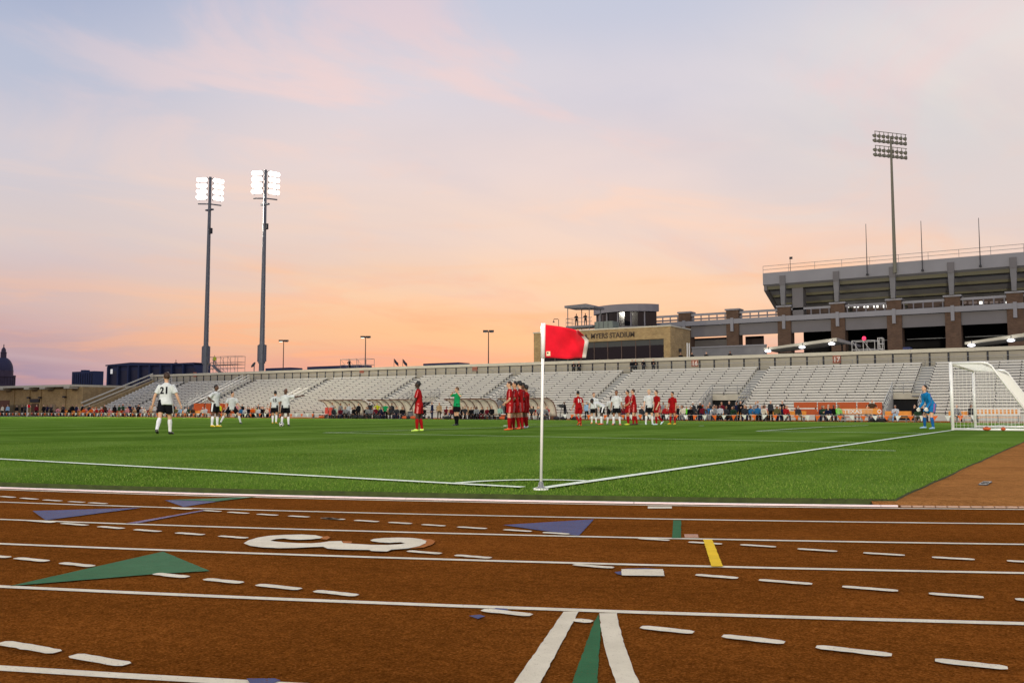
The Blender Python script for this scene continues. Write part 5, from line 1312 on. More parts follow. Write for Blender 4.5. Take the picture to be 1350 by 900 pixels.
for y in (0.0, gw):
    sn = MB(); x = cell
    while x < BASEB-0.02:
        zt_ = gh-0.08 if x < TOPB else gh-0.33-(gh-0.41)*(x-TOPB-0.12)/(BASEB-TOPB-0.12) if x > TOPB+0.12 else gh-0.25
        sn.tube([(x,y,0.06+goal_z(y)),(x,y,max(zt_,0.08))], nr_, 3, cap=False); x += cell
    z = 0.06+cell
    while z < gh-0.1:
        xe = TOPB+0.12+(BASEB-TOPB-0.12)*(gh-0.33-z)/(gh-0.41) if z < gh-0.33 else TOPB
        sn.tube([(0.02,y,z),(xe,y,z)], nr_, 3, cap=False); z += cell
    sn.build('side_net', net_m, goal, fix=False)
# hanging cord and weights
weight_m = mat('orange_weight_bag', (198,92,44), 0.8, 0.12, 10, bump=0.4)
for x, w in ((1.10,0.14),(1.62,0.08)):
    o = thing('weight_bag', 'small orange weight bag laid over the goal base bar, %s one' % ('larger' if w > 0.1 else 'smaller'), 'bag', (x, G0-0.02, 0.0))
    b = Body(); b.ell((0,0,0.072), ((1,0,0),(0,1,0),(0,0,1)), (w,0.09,0.065), 'top', 12, 8); 
    MB().add([tuple(v) for v in b.v], b.f).build('bag', weight_m, o, smooth=True); MB().tube([(-w*0.5,-0.02,0.12),(0,-0.02,0.155),(w*0.5,-0.02,0.12)], 0.008, 6).build('strap', dark, o)

# ------------------------------------------------------------------ corner flags
def flag_cloth(L_=0.405, H_=0.312, seed=0):
    nx, nz = 22, 14; V = []
    for i in range(nx+1):
        u = i/nx
        for j in range(nz+1):
            v = j/nz
            xx = 0.02+L_*u*(1-0.08*abs(v-0.35)); 
            # the far top corner is folded over and back
            fold = max(0, (u-0.72)/0.28)*max(0, (0.38-v)/0.38)
            xx -= 0.095*fold
            zz = -H_*v+0.012*math.sin(u*6+v*2)*u-0.048*u*(1-v)-0.012*u
            yy = 0.045*math.sin(u*5.2-v*2.2)*u+0.022*math.sin(u*9+v*6)*u+0.012*math.sin(u*17-v*9)*u-0.10*fold
            V.append((xx, yy, zz))
    F = [(i*(nz+1)+j, (i+1)*(nz+1)+j, (i+1)*(nz+1)+j+1, i*(nz+1)+j+1) for i in range(nx) for j in range(nz)]
    hem = [1 if i >= nx-2 and j >= 3 else 0 for i in range(nx) for j in range(nz)]
    return V, F, hem
red_cl = mat('red_flag_nylon', (206,22,40), 0.9, 0.10, 14, spec=0.1); wh_cl = mat('white_flag_hem', (214,208,200), 0.9, 0.05, 8, spec=0.1)
for mm in (red_cl, wh_cl):
    t_ = mm.node_tree; b_ = t_.nodes['Principled BSDF']; b_.inputs['Transmission Weight'].default_value = 0.0
    b_.inputs['Sheen Weight'].default_value = 0.2
cf = thing('corner_flag', 'red corner flag with white hem on a white pole at the pitch corner', 'corner flag', (0,0,0), math.atan2(RGT[1], RGT[0]))
HP = 1.545
lean_ = 0.026
MB().tube([(0,0,0.03),(lean_,0,HP)], 0.0135, 12).build('pole', gloss_white, cf, smooth=True)
MB().lathe([(0.045,0.0),(0.045,0.018),(0.026,0.03),(0.021,0.065),(0.015,0.072)], 14).build('base', alu_dark, cf, smooth=True)
MB().lathe([(0.075,-0.01),(0.07,0.012),(0.02,0.014)], 14).build('base_plate', gloss_white, cf)
V, F, hem = flag_cloth()
mb = MB().add([(x+lean_*0.92, y, z+HP-0.008) for x, y, z in V], F); mb.m = hem
fo = mb.build('flag', [red_cl, wh_cl], cf, smooth=True, fix=False); sd_ = fo.modifiers.new('s', 'SOLIDIFY'); sd_.thickness = 0.0015
MB().tube([(lean_*0.8,0,HP-0.325),(lean_,0,HP+0.004)], 0.0215, 12).build('sleeve', gloss_white, fo, smooth=True)
MB().box(lean_+0.028, lean_+0.064, -0.012, -0.0095, HP-0.305, HP-0.262).build('maker_label', mat('cream_label', (222,206,170), 0.8, 0), fo)
MB().box(lean_+0.033, lean_+0.047, -0.0135, -0.0125, HP-0.285, HP-0.270).build('label_mark', dark, fo)
MB().tube([(lean_+0.315,-0.03,HP-0.055),(lean_+0.375,-0.04,HP-0.14)], 0.004, 6).build('edge_cord', orange_l, fo)
q = OY(35.5, 549, 65.8); cf2 = thing('corner_flag', 'small red and white corner flag on the far side before the field house', 'corner flag', (q[0], 65.8, field_z(65.8)), math.atan2(RGT[1], RGT[0]))
MB().tube([(0,0,0),(0,0,1.75)], 0.045, 8).build('pole', gloss_white, cf2)
mb = MB().add([(x*1.25,y,z*1.35+1.75) for x, y, z in V], F); mb.m = hem; fo = mb.build('flag', [red_cl, wh_cl], cf2, fix=False); sd_ = fo.modifiers.new('s', 'SOLIDIFY'); sd_.thickness = 0.004

# ------------------------------------------------------------------ team shelters
ZG = -0.205
sheet = mat('translucent_white_sheet', (226,220,202), 0.5, 0.03, 1)
_t = sheet.node_tree; _b = _t.nodes['Principled BSDF']; _tr = _t.nodes.new('ShaderNodeBsdfTranslucent'); _tr.inputs[0].default_value = (0.85,0.82,0.74,1)
_mx = _t.nodes.new('ShaderNodeMixShader'); _mx.inputs[0].default_value = 0.4; _t.links.new(_b.outputs[0], _mx.inputs[1]); _t.links.new(_tr.outputs[0], _mx.inputs[2]); _t.links.new(_mx.outputs[0], _t.nodes['Material Output'].inputs[0])
rib_m = mat('brown_shelter_rib', (112,74,52), 0.6, 0.1, 4)
white_seat = mat('white_bench', (222,220,212), 0.5, 0.05, 3)
def shelter(pxa, pxb, label, Y=68.9, n=6):
    xa, xb = float(OY(pxa,540,Y)[0]), float(OY(pxb,540,Y)[0]); W_ = xb-xa
    o = thing('team_shelter', label, 'shelter', (xa, Y, ZG)); Hs = 2.05; Dp = 1.7
    prof = [(Dp*math.sin(t), 0.35+(Hs-0.35)*math.cos(t)) for t in np.linspace(0, math.pi/2, 9)]+[(Dp, 0.0)]
    for k in range(n+1):
        x = W_*k/n
        MB().tube([(x, y, z) for y, z in prof], 0.045, 6).build('rib', rib_m, o)
        if k < n:
            V = [(x+0.06, y+0.012, z) for y, z in prof[:-1]]+[(x+W_/n-0.06, y+0.012, z) for y, z in prof[:-1]]; m1 = len(prof)-1
            p_ = MB().add(V, [(i, i+1, m1+i+1, m1+i) for i in range(m1-1)]).build('roof_panel', sheet, o, smooth=True, fix=False)
            sd_ = p_.modifiers.new('s', 'SOLIDIFY'); sd_.thickness = 0.008
    MB().box(-0.05, W_+0.05, -0.06, 0.06, Hs-0.03, Hs+0.06).build('front_beam', rib_m, o)
    MB().box(-0.05, W_+0.05, Dp-0.05, Dp+0.05, 0.0, 0.36).build('rear_sill', rib_m, o)
    b_ = MB().box(0.1, W_-0.1, 0.0, 0.45, 0.34, 0.39).build('bench_seat', white_seat, o)
    for k in range(5): x = 0.2+(W_-0.4)*k/4; MB().box(x-0.04, x+0.04, 0.05, 0.40, 0.0, 0.34).build('bench_leg', alu_dark, o)
    return o
shelter(420, 476, 'curved white team shelter holding two red seats')
shelter(484, 541, 'curved white team shelter behind the person in neon yellow')
shelter(586, 646, 'curved white team shelter behind the referee')
shelter(657, 722, 'curved white team shelter behind the red defensive wall')
for px in (426.5, 431.8):
    q = OY(px, 540, 68.6); o = thing('red_seat', 'red bucket seat in the first white shelter', 'seat', (q[0], 68.6, ZG), 0, 'pair of red bucket seats')
    rs = mat('red_seat_plastic', (198,66,46), 0.4, 0.05, 5)
    MB().prism([(-0.02,0.42),(0.42,0.40),(0.50,1.25),(0.60,1.25),(0.56,0.34),(0.0,0.34)], 'x', -0.23, 0.23).build('shell', rs, o); MB().box(-0.05,0.05,0.2,0.3,0,0.34).build('leg', dark, o)
def far_z(y): return field_z(y) if y < 67.4 else (-0.205 if y < 73.2 else track_z(y))
def bench(pxa, pxb, Y, label, m_, h=0.38, back=False, name='bench', group=None):
    xa, xb = float(OY(pxa,545,Y)[0]), float(OY(pxb,545,Y)[0]); W_ = xb-xa
    o = thing(name, label, 'bench', (xa, Y, far_z(Y)), 0, group)
    MB().box(0, W_, -0.2, 0.2, h-0.05, h).build('seat', m_, o)
    for x in (0.15, W_/2, W_-0.15): MB().box(x-0.03, x+0.03, -0.16, 0.16, 0, h-0.05).build('leg', alu_dark, o)
    if back: MB().box(0, W_, 0.22, 0.26, h+0.12, h+0.48).build('backrest', m_, o)
    return o
bench(412, 432, 68.3, 'low white bench at the end of the first shelter', white_seat, 0.5)
bench(545, 586, 68.8, 'white bench between the second shelter and the referee', white_seat)
bench(648, 664, 68.7, 'white bench between the two right-hand shelters', white_seat)
for a, b, lab, mm in ((72,130,'orange backed bench beside the field house door',orange_l),(140,215,'long orange bench below the grey bleachers',orange),(219,262,'orange bench left of the orange boards',orange_l),(262,312,'orange bench in front of the orange boards behind the lunging player',orange),(313,372,'dark bench packed with people behind the pointing player',dark),(842,932,'dark bench below the wide stair tunnel',dark),(929,1012,'long orange bench for the seated row beside the tunnel',orange_l),(1012,1062,'orange bench at the left end of the orange boards',orange_l),(1076,1112,'orange bench in front of the large orange boards',orange),(1166,1224,'pale orange backed bench near the goalkeeper',orange_l),(1250,1292,'orange backed bench seen through the goal',orange_l)):
    bench(a, b, 71.15, lab, mm, 0.38, True)
# orange boards
def board(pxa, pxb, pyt, pyb, Y, label, split=False):
    xa, zt_ = PX(pxa, pyt, Y); xb, _ = PX(pxb, pyt, Y); zb = PX(pxa, pyb, Y)[1]; o = thing('orange_board', label, 'board', ((xa+xb)/2, Y, ZG)); w = (xb-xa)/2
    zt_ -= ZG; zb = max(0.12, zb-ZG)
    if split:
        zm = (zt_+zb)/2; MB().box(-w, w, 0, 0.12, zm+0.05, zt_).build('panel', orange, o); MB().box(-w, w, 0, 0.12, zb, zm-0.05).build('panel', orange, o)
    else: MB().box(-w, w, 0, 0.12, zb, zt_).build('panel', orange, o)
    for s in (-1, 1): MB().box(s*w*0.85-0.05, s*w*0.85+0.05, 0.122, 0.25, 0, zt_-0.1).build('leg', dark, o)
board(1046.5, 1076.5, 530, 546.5, 72.4, 'double-panel orange board at the left end of the board row', True)
board(1078, 1101.5, 530, 546.5, 72.4, 'orange board behind the seated suited people')
board(1103.5, 1128.3, 530, 546.5, 72.4, 'orange board above the TEXAS lettering')
board(1130.2, 1145.8, 530, 546.5, 72.4, 'orange board left of the standing man in brown')
board(1153, 1162.5, 530, 546.5, 72.4, 'narrow orange board at the right end next to the tunnel rail')
board(255.5, 269, 531.5, 541, 72.4, 'orange crash-pad board left of the hands-on-hips player')
board(271, 278, 531.5, 541, 72.4, 'short orange crash-pad board behind the hands-on-hips player')
board(287, 294, 531.5, 541, 72.4, 'orange crash-pad board right of the hands-on-hips player')
board(295, 300, 532, 541, 72.4, 'narrow orange crash-pad board behind the lunging player')
# lettered bench backs
q0, q1 = OY(1110.5,541,70.0), OY(1160,541,70.0)
o = thing('lettered_bench', 'orange bench with white TEXAS lettering behind the steel barrier', 'bench', (q0[0], 70.0, ZG)); W_ = float(q1[0]-q0[0])
MB().box(0, W_, 0, 0.06, 0.62, 1.08).build('backrest', orange_l, o); MB().box(0, W_, 0.07, 0.5, 0.36, 0.42).build('seat', orange, o)
for x in (0.15, W_/2, W_-0.15): MB().box(x-0.04, x+0.04, 0.062, 0.12, 0, 0.62).build('leg', alu_dark, o); MB().box(x-0.04, x+0.04, 0.36, 0.44, 0, 0.36).build('leg', alu_dark, o)
me = text_mesh('TEXAS', 0.44, 'letters', 0.006, 'LEFT', 0.012); me.materials.append(gloss_white); w_ = max(v.co.x for v in me.vertices)
put('letters', me, o, (0.1,-0.012,0.69), (R(90),0,0), (float(OY(1136,541,70)[0]-OY(1111.5,541,70)[0])/w_,1,1))
me = text_mesh('O', 0.44, 'letters', 0.006, 'LEFT', 0.012); me.materials.append(gloss_white); put('letters', me, o, (float(OY(1156.5,541,70)[0]-q0[0]),-0.012,0.69), (R(90),0,0), (0.9,1,1))
q0, q1 = OY(1286,543,71.0), OY(1345,543,71.0)
o = thing('lettered_bench', 'cream bench back with worn orange letter blocks seen through the net', 'bench', (q0[0], 71.0, ZG)); W_ = float(q1[0]-q0[0])
MB().box(0, W_, 0, 0.06, 0.55, 1.05).build('backrest', white_seat, o); MB().box(0, W_, 0.07, 0.5, 0.36, 0.42).build('seat', orange_l, o)
for x in (0.15, W_/2, W_-0.15): MB().box(x-0.04, x+0.04, 0.062, 0.12, 0, 0.55).build('leg', alu_dark, o); MB().box(x-0.04, x+0.04, 0.36, 0.44, 0, 0.36).build('leg', alu_dark, o)
for k in range(11): x = W_*(0.04+k*0.085); MB().box(x, x+W_*0.05, -0.02, -0.003, 0.66, 0.98).build('letter_block', orange_l, o)
# steel barrier
q0, q1 = OY(1104,553,68.6), OY(1151,553,68.6)
o = thing('steel_barrier', 'galvanised steel crowd barrier in front of the TEXAS bench', 'barrier', (q0[0], 68.6, ZG)); W_ = float(q1[0]-q0[0]); hb = 1.0
mb = MB().tube([(0,0,0.15),(0,0,hb),(W_,0,hb),(W_,0,0.15),(0,0,0.15)], 0.022, 6); mb.build('frame', alu, o); mb = MB()
for k in range(1, 26): mb.tube([(W_*k/26,0,0.15),(W_*k/26,0,hb)], 0.010, 5)
mb.build('bars', alu, o)
for x in (0.3, W_/2, W_-0.3): MB().box(x-0.03, x+0.03, -0.3, 0.3, 0.0, 0.05).tube([(x,0,0.04),(x,0,0.16)], 0.02, 6).build('foot', dark, o)
# ------------------------------------------------------------------ bunting line
pen_w = mat('white_pennant', (224,224,216), 0.8, 0.04, 6); pen_o = mat('orange_pennant', (226,104,24), 0.8, 0.05, 6)
prn = random.Random(9)
def bunting(pxa, pxb, label, Y=67.25):
    xa, xb = float(OY(pxa,548,Y)[0]), float(OY(pxb,548,Y)[0])
    o = thing('bunting', label, 'bunting', (xa, Y, ZG)); W_ = xb-xa; zz = 0.56
    npost = max(2, int(W_/9)+1); pts = []
    for k in range(npost):
        x = W_*k/(npost-1); MB().tube([(x,0,-0.02),(x,0,zz+0.05)], 0.02, 6).build('post', alu_dark, o)
    n = 60
    def sag(x): t = (x/W_*(npost-1)) % 1; return zz-0.05*4*t*(1-t)
    MB().tube([(W_*i/n,0,sag(W_*i/n)) for i in range(n+1)], 0.008, 5).build('string', pen_w, o)
    x = 0.3; k = 0
    while x < W_-0.4:
        z = sag(x); w = 0.21; a = prn.uniform(-0.35,0.35); b = prn.uniform(-0.12,0.12); h = prn.uniform(0.36,0.46)
        z2 = sag(x+2*w)
        V = [(x,0,z),(x+2*w,0,z2),(x+w+b,a*0.3,min(z,z2)-h),(x+w,0.03*prn.choice((-1,1)),z-0.02)]
        p_ = MB().add([V[0],V[3],V[2],V[1]], [(0,1,2),(1,3,2)]).build('pennant', pen_o if k % 2 else pen_w, o, fix=False)
        sd_ = p_.modifiers.new('s','SOLIDIFY'); sd_.thickness = 0.006
        x += 0.86; k += 1
bunting(-6, 212, 'orange and white pennant bunting strung before the field house and left bleachers')
bunting(212, 414, 'orange and white pennant bunting strung behind the hands-on-hips and pointing players')
bunting(738, 1000, 'orange and white pennant bunting strung behind the red and white player group')
bunting(1000, 1300, 'orange and white pennant bunting strung in front of the orange boards')
# bags and boxes on the ground along the far line
bagm = mat('black_kit_bag', (28,28,32), 0.7, 0.2, 8, bump=0.4)
def kitbag(px, Y, w, col, label, group=None):
    q = OY(px, 550, Y); o = thing('kit_bag', label, 'bag', (q[0], Y, far_z(Y)), 0.2, group); b = Body()
    b.ell((0,0,0.17), ((1,0,0),(0,1,0),(0,0,1)), (w,0.2,0.17), 'top', 12, 8)
    MB().add([tuple(v) for v in b.v], b.f).build('bag', col, o, smooth=True); MB().tube([(-w*0.5,-0.05,0.30),(-w*0.2,-0.08,0.40),(w*0.2,-0.08,0.40),(w*0.5,-0.05,0.30)], 0.015, 6).build('strap', dark, o)
for px in (468,476,500,538,556,590,667,686,714,734,743,757): kitbag(px, 67.9, prn.uniform(0.28,0.5), bagm, 'black kit bag on the ground before the team shelters', 'black kit bags by the shelters')
for px in (424,534,545,663): kitbag(px, 67.8, 0.4, weight_m, 'orange kit bag on the ground before the team shelters', 'orange kit bags by the shelters')
for px in (1153,1163): kitbag(px, 68.0, 0.45, bagm, 'black camera bag with straps below the bunting by the standing man', 'camera bags by the standing man')
q = OY(541, 548, 68.2); o = thing('drinks_cooler', 'dark grey lidded cooler bin beside the second shelter', 'cooler', (q[0], 68.2, ZG))
MB().lathe([(0.26,0),(0.30,0.7)], 14).build('bin', grey_st, o); MB().lathe([(0.32,0.7),(0.32,0.78),(0.1,0.82)], 14).build('lid', dark, o)
for px, lab in ((676,'orange drinks cooler below the wall of red players'),(1233,'orange traffic cone beside the goalkeeper')):
    q = OY(px, 552, 68.0)
    if 'cone' in lab:
        o = thing('traffic_cone', lab, 'cone', (q[0]+1.2, 68.0, ZG)); MB().lathe([(0.16,0.04),(0.03,0.6)], 12).build('cone', orange, o); MB().box(-0.2,0.2,-0.2,0.2,0,0.04).build('base', dark, o)
    else:
        o = thing('drinks_cooler', lab, 'cooler', (q[0]-1.1, 68.0, ZG)); MB().lathe([(0.22,0),(0.25,0.5)], 12).build('bin', orange, o); MB().lathe([(0.26,0.5),(0.26,0.58),(0.1,0.6)], 12).build('lid', white_seat, o)
q = OY(741, 550, 67.8); o = thing('tripod_camera', 'black video camera on a tripod beside the camera operator', 'camera', (q[0]-0.1, 67.9, ZG))
for k in range(3): a = k*2.09+0.4; MB().tube([(0.35*math.cos(a),0.35*math.sin(a),0.0),(0,0,1.25)], 0.02, 6).build('leg', dark, o)
MB().box(-0.25,0.2,-0.09,0.09,1.25,1.5).build('body', dark, o); MB().tube([(-0.25,0,1.38),(-0.45,0,1.38)], 0.07, 10).build('lens', dark, o)
# ------------------------------------------------------------------ spectators and staff on the far side
SV = 0.024
LP = lambda **k: k
S_ = {}
S_['stand'] = human_mesh('spectator_standing', dict(LL=(2,4,2,0), RL=(0,5,2,0), LA=(4,10,12,0), RA=(2,12,10,0), bulk=1.08), 'long', SV)
S_['stand_fold'] = human_mesh('spectator_arms_folded', dict(LL=(2,5,2,0), RL=(0,5,2,0), LA={'e':(0.06,0.10,-0.28),'h':(-0.22,0.26,-0.22)}, RA={'e':(0.06,0.10,-0.28),'h':(-0.22,0.26,-0.16)}, bulk=1.08), 'long', SV)
S_['stand_tee'] = human_mesh('spectator_standing_tee', dict(LL=(2,7,2,0), RL=(0,8,2,0), LA={'e':(0.18,0.0,-0.22),'h':(0.06,0.1,-0.44)}, RA={'e':(0.18,0.0,-0.22),'h':(0.06,0.1,-0.44)}, bulk=1.15), 'tee', SV)
S_['stand_cap'] = human_mesh('spectator_standing_cap', dict(LL=(2,4,2,0), RL=(0,5,2,0), hair='cap', LA=(4,10,12,0), RA=(30,12,60,20), bulk=1.06), 'long', SV)
S_['photo'] = human_mesh('camera_operator', dict(lean=6, LL=(4,6,4,0), RL=(-6,6,8,0), LA={'e':(0.05,0.16,-0.16),'h':(-0.10,0.36,0.06)}, RA={'e':(0.08,0.14,-0.18),'h':(-0.10,0.34,0.06)}), 'long', SV)
sit = dict(LL=(84,8,86,0), RL=(82,9,84,0))
S_['sit'] = human_mesh('spectator_seated', dict(lean=6, LA=(24,10,40,14), RA=(22,10,44,14), bulk=1.08, **sit), 'long', SV)
S_['sit_fwd'] = human_mesh('spectator_seated_forward', dict(lean=32, head=(0,16), LA=(40,8,50,10), RA=(36,8,56,12), bulk=1.08, **sit), 'long', SV)
S_['sit_fold'] = human_mesh('spectator_seated_folded', dict(lean=2, LA={'e':(0.06,0.10,-0.28),'h':(-0.22,0.26,-0.22)}, RA={'e':(0.06,0.10,-0.28),'h':(-0.22,0.26,-0.16)}, bulk=1.12, **sit), 'long', SV)
S_['sit_cap'] = human_mesh('spectator_seated_cap', dict(lean=8, hair='cap', LA=(26,10,40,14), RA=(20,10,60,14), bulk=1.08, **sit), 'long', SV)
S_['sit_long'] = human_mesh('spectator_seated_longhair', dict(lean=6, hair='long', LA=(24,8,44,16), RA=(22,10,44,14), **sit), 'long', SV)
S_['sit_kit'] = human_mesh('substitute_seated', dict(lean=18, stripe=True, head=(0,8), LA=(34,8,46,10), RA=(30,8,50,12), LL=(84,10,78,0), RL=(82,12,96,0)), 'kit', SV)
S_['sit_track'] = human_mesh('substitute_seated_tracksuit', dict(lean=24, stripe=True, head=(0,12), LA=(40,8,46,10), RA=(36,8,50,12), LL=(84,10,78,0), RL=(82,12,96,0)), 'long', SV)
S_['squat'] = human_mesh('spectator_squatting', dict(lean=30, head=(0,20), LL=(100,12,128,-6), RL=(96,14,126,-6), LA=(50,8,40,8), RA=(44,8,44,8), bulk=1.1), 'tee', SV)
CN = {'black':(24,24,28),'navy':(28,34,62),'grey':(132,134,136),'pale grey':(186,190,192),'white':(220,220,214),'cream':(206,198,176),'orange':(206,94,34),'dark green':(40,64,46),'neon yellow':(206,214,44),'neon green':(112,206,62),'green':(24,138,80),'red':(160,34,36),'blue':(44,104,150),'light blue':(140,176,204),'brown':(74,58,44),'tan':(176,146,108),'pink':(196,130,132),'olive':(96,92,58),'maroon':(104,28,40),'charcoal':(54,56,60),'mint':(150,188,170)}
HEADZ = {k: v['headz'] for k, v in S_.items()}
prng = random.Random(21)
SEATTOP = {}
def far_z(y): return field_z(y) if y < 67.4 else (-0.205 if y < 73.2 else track_z(y))
def spec(px, Y, kind, top, bottom='black', face=None, where='', skin=None, hair=None, cap=None, z=None, extra='', lift=0.0, scale=None, stripe=None, label=None):
    q = OY(px, 545, Y)
    zz = far_z(Y) if z is None else z
    me = S_[kind]
    f = face_dir(face if face is not None else 270+prng.uniform(-25, 25))
    sk = prng.choice([0,0,1,5,0,2,3]) if skin is None else skin
    hr = prng.choice([0,1,1,2,3,0]) if hair is None else hair
    s = scale or prng.uniform(0.94, 1.03)
    pose = {'stand':'standing','stand_fold':'standing arms folded','stand_tee':'standing hands at hips','stand_cap':'standing in a cap','photo':'filming','sit':'seated','sit_fwd':'leaning forward seated','sit_fold':'seated arms folded','sit_cap':'seated in a cap','sit_long':'long-haired seated','sit_kit':'seated substitute','sit_track':'seated tracksuited substitute','squat':'squatting'}[kind]
    lab = label or ('person %s, %s top, %s legs, %s' % (pose, top, bottom, where)).strip()
    if len(lab.split()) > 15: lab = lab.replace(', %s legs' % bottom, '')
    dr = dict(skin=sk, hair=hr, top=CN[top], bottom=CN[bottom], sock=CN[stripe] if stripe else CN[bottom], shoe=(30,28,28), trim=CN[stripe] if stripe else CN[top])
    if cap: dr['haircol'] = CN[cap]
    if kind in ('stand_cap', 'sit_cap') and not cap: dr['haircol'] = prng.choice([(210,208,200),(196,92,30),(30,30,34)])
    # a seated figure's soles are on the ground and the seat is about 0.47 m up
    return person(me, (q[0], Y, zz+lift), f, lab, s, None, **dr)
W1 = 'by the brick field house'; W2 = 'behind bunting below the grey bleachers'; W3 = 'beside the orange boards near the stair rail'; W4 = 'behind the pointing player'
L1 = [(3,70,'stand','cream','black'),(10,70,'stand','light blue','black'),(22,71,'stand','black','tan'),(29,71.5,'stand_fold','black','charcoal'),(33.5,70.5,'stand_tee','charcoal','black'),(48,71,'stand','maroon','black'),(57.5,71,'stand','black','black'),(62,71.3,'stand_fold','navy','black'),(67,71,'photo','charcoal','black'),(75,71,'sit','navy','black'),(79.5,71,'sit_long','tan','black'),(83,71.3,'stand','charcoal','grey'),(92,71,'sit','black','charcoal'),(95,71.5,'stand','black','black'),(100.5,71,'stand','navy','navy')]
for a in L1: spec(*a, where=W1)
L2 = [(109,71.5,'stand','black','black'),(113,70.5,'sit','pink','black'),(117.5,71.5,'stand','charcoal','black'),(122,70.6,'sit_cap','white','black'),(126,70.6,'sit','cream','tan'),(133,71.2,'sit','olive','black'),(137.5,71.6,'stand','brown','black'),(151,71,'stand','black','black'),(157,71,'sit','orange','black'),(162,71.5,'stand_cap','dark green','black'),(166.5,71,'sit_cap','grey','black'),(171,71.5,'stand_cap','navy','black'),(174.5,71,'sit','charcoal','black'),(178,70.7,'sit_fwd','tan','black'),(183,71.4,'stand','black','charcoal'),(187,71,'sit_cap','pale grey','black'),(197,71,'sit','maroon','black'),(204,71,'sit','charcoal','tan'),(207.5,71.4,'sit_cap','white','black'),(213,71,'sit','black','black'),(228,71.2,'stand','charcoal','black'),(232,71,'sit_cap','olive','black'),(238,70.6,'sit','light blue','black')]
for a in L2: spec(*a, where=W2)
L3 = [(245,71,'sit_cap','white','tan'),(249,70.6,'sit_long','dark green','brown'),(254,71.2,'sit','brown','black'),(267.5,70.8,'sit_cap','cream','black'),(271,70.6,'sit','pale grey','tan'),(289,70.8,'stand','neon yellow','black'),(297,70.8,'sit_fwd','charcoal','tan'),(301,71.2,'sit_long','black','black'),(311.5,71.3,'stand','pink','black')]
for a in L3: spec(*a, where=W3)
L4 = [(316,70.8,'sit','tan','black'),(319,71.4,'stand','black','black'),(322.5,70.7,'sit_fwd','white','black'),(326.5,71,'sit','charcoal','black'),(331.5,71.3,'sit_long','orange','black'),(334.5,70.7,'sit','tan','black'),(337,71.2,'sit','neon yellow','black'),(340.5,71.6,'stand','charcoal','black'),(344,70.8,'sit_fold','black','black'),(347.5,71.2,'sit','brown','black'),(352,70.8,'sit_long','cream','black'),(355.5,71.3,'sit','orange','black'),(358.5,70.8,'sit','pink','charcoal'),(367,70.9,'sit','tan','black')]
for a in L4: spec(*a, where=W4)
WD = ['shelter with red seats', 'second shelter', 'shelter behind referee', 'shelter behind red wall']
for a in [(438,69.6,'stand','pale grey','black'),(442,68.9,'sit','mint','grey'),(449,69.6,'stand','grey','navy'),(455,68.8,'sit_track','charcoal','black'),(460,69.5,'stand','pale grey','grey'),(464,68.8,'sit_track','white','black')]: spec(*a, where=WD[0])
spec(472.6,68.2,'stand','black','black', face=250, where='between the first two white shelters')
for a in [(483,68.6,'sit_track','black','black'),(487.5,69.2,'stand','charcoal','black'),(491,68.6,'sit_track','grey','charcoal'),(497,69.6,'stand_tee','neon yellow','black'),(502,69,'sit','charcoal','maroon'),(508,68.0,'stand_tee','green','black'),(512,69.4,'sit','tan','olive'),(516.5,69,'stand','charcoal','grey'),(523,68.6,'sit_track','charcoal','navy'),(530,68.8,'sit_track','black','white')]: spec(*a, where=WD[1], stripe='white')
spec(560,68.7,'sit_track','black','black', where='beside the lone red player', stripe='white')
spec(569.7,68.2,'stand','navy','navy', face=200, where='alone between two shelters', hair=3)
spec(579,68.6,'stand','tan','brown', face=270, where='between two shelters holding an orange bag')
for a in [(589,69.4,'sit_kit','maroon','black'),(594,69.2,'sit_kit','tan','blue'),(610.5,68.8,'sit_track','black','black'),(617,69,'sit','tan','brown'),(623.5,69.2,'sit_track','charcoal','black'),(628.5,69.2,'sit_track','navy','black'),(636.5,69.1,'sit_track','black','maroon')]: spec(*a, where=WD[2], stripe='white')
spec(648.5,68.6,'sit_track','black','black', where='at the referee-side shelter end', stripe='white')
spec(659,68.7,'sit','mint','charcoal', where='on the bench between the shelters')
for a in [(698,69.2,'sit_kit','maroon','white'),(704,69.2,'sit_kit','charcoal','navy'),(709.5,68.6,'sit_kit','red','red'),(721,68.8,'sit_kit','red','navy')]: spec(*a, where=WD[3], stripe='white')
spec(745,68.4,'photo','black','charcoal', face=200, label='camera operator in black standing behind a tripod video camera')
spec(773.5,69.6,'stand','light blue','black', where='behind the bending white-kit player')
spec(822,70.5,'sit','maroon','navy', where='between the white and red players')
spec(832.5,70.6,'sit_long','charcoal','navy', where='low behind the red players')
W5 = 'behind the bunting near the stair tunnel'; W6 = 'in the row beside the bleacher tunnel'; W7 = 'in front of the orange boards'
for a in [(846,70.8,'sit','charcoal','black'),(874.5,71,'stand','grey','black'),(877.5,70,'sit','red','black'),(893.5,70.6,'sit_track','charcoal','black'),(898.5,70.8,'sit_long','black','black'),(905,71.2,'sit','neon green','black'),(909,70.2,'sit_fwd','black','black'),(913.5,70.4,'stand_cap','charcoal','charcoal'),(923,70.4,'stand_cap','black','black')]: spec(*a, where=W5, cap='white' if a[0] in (913.5,923) else None)
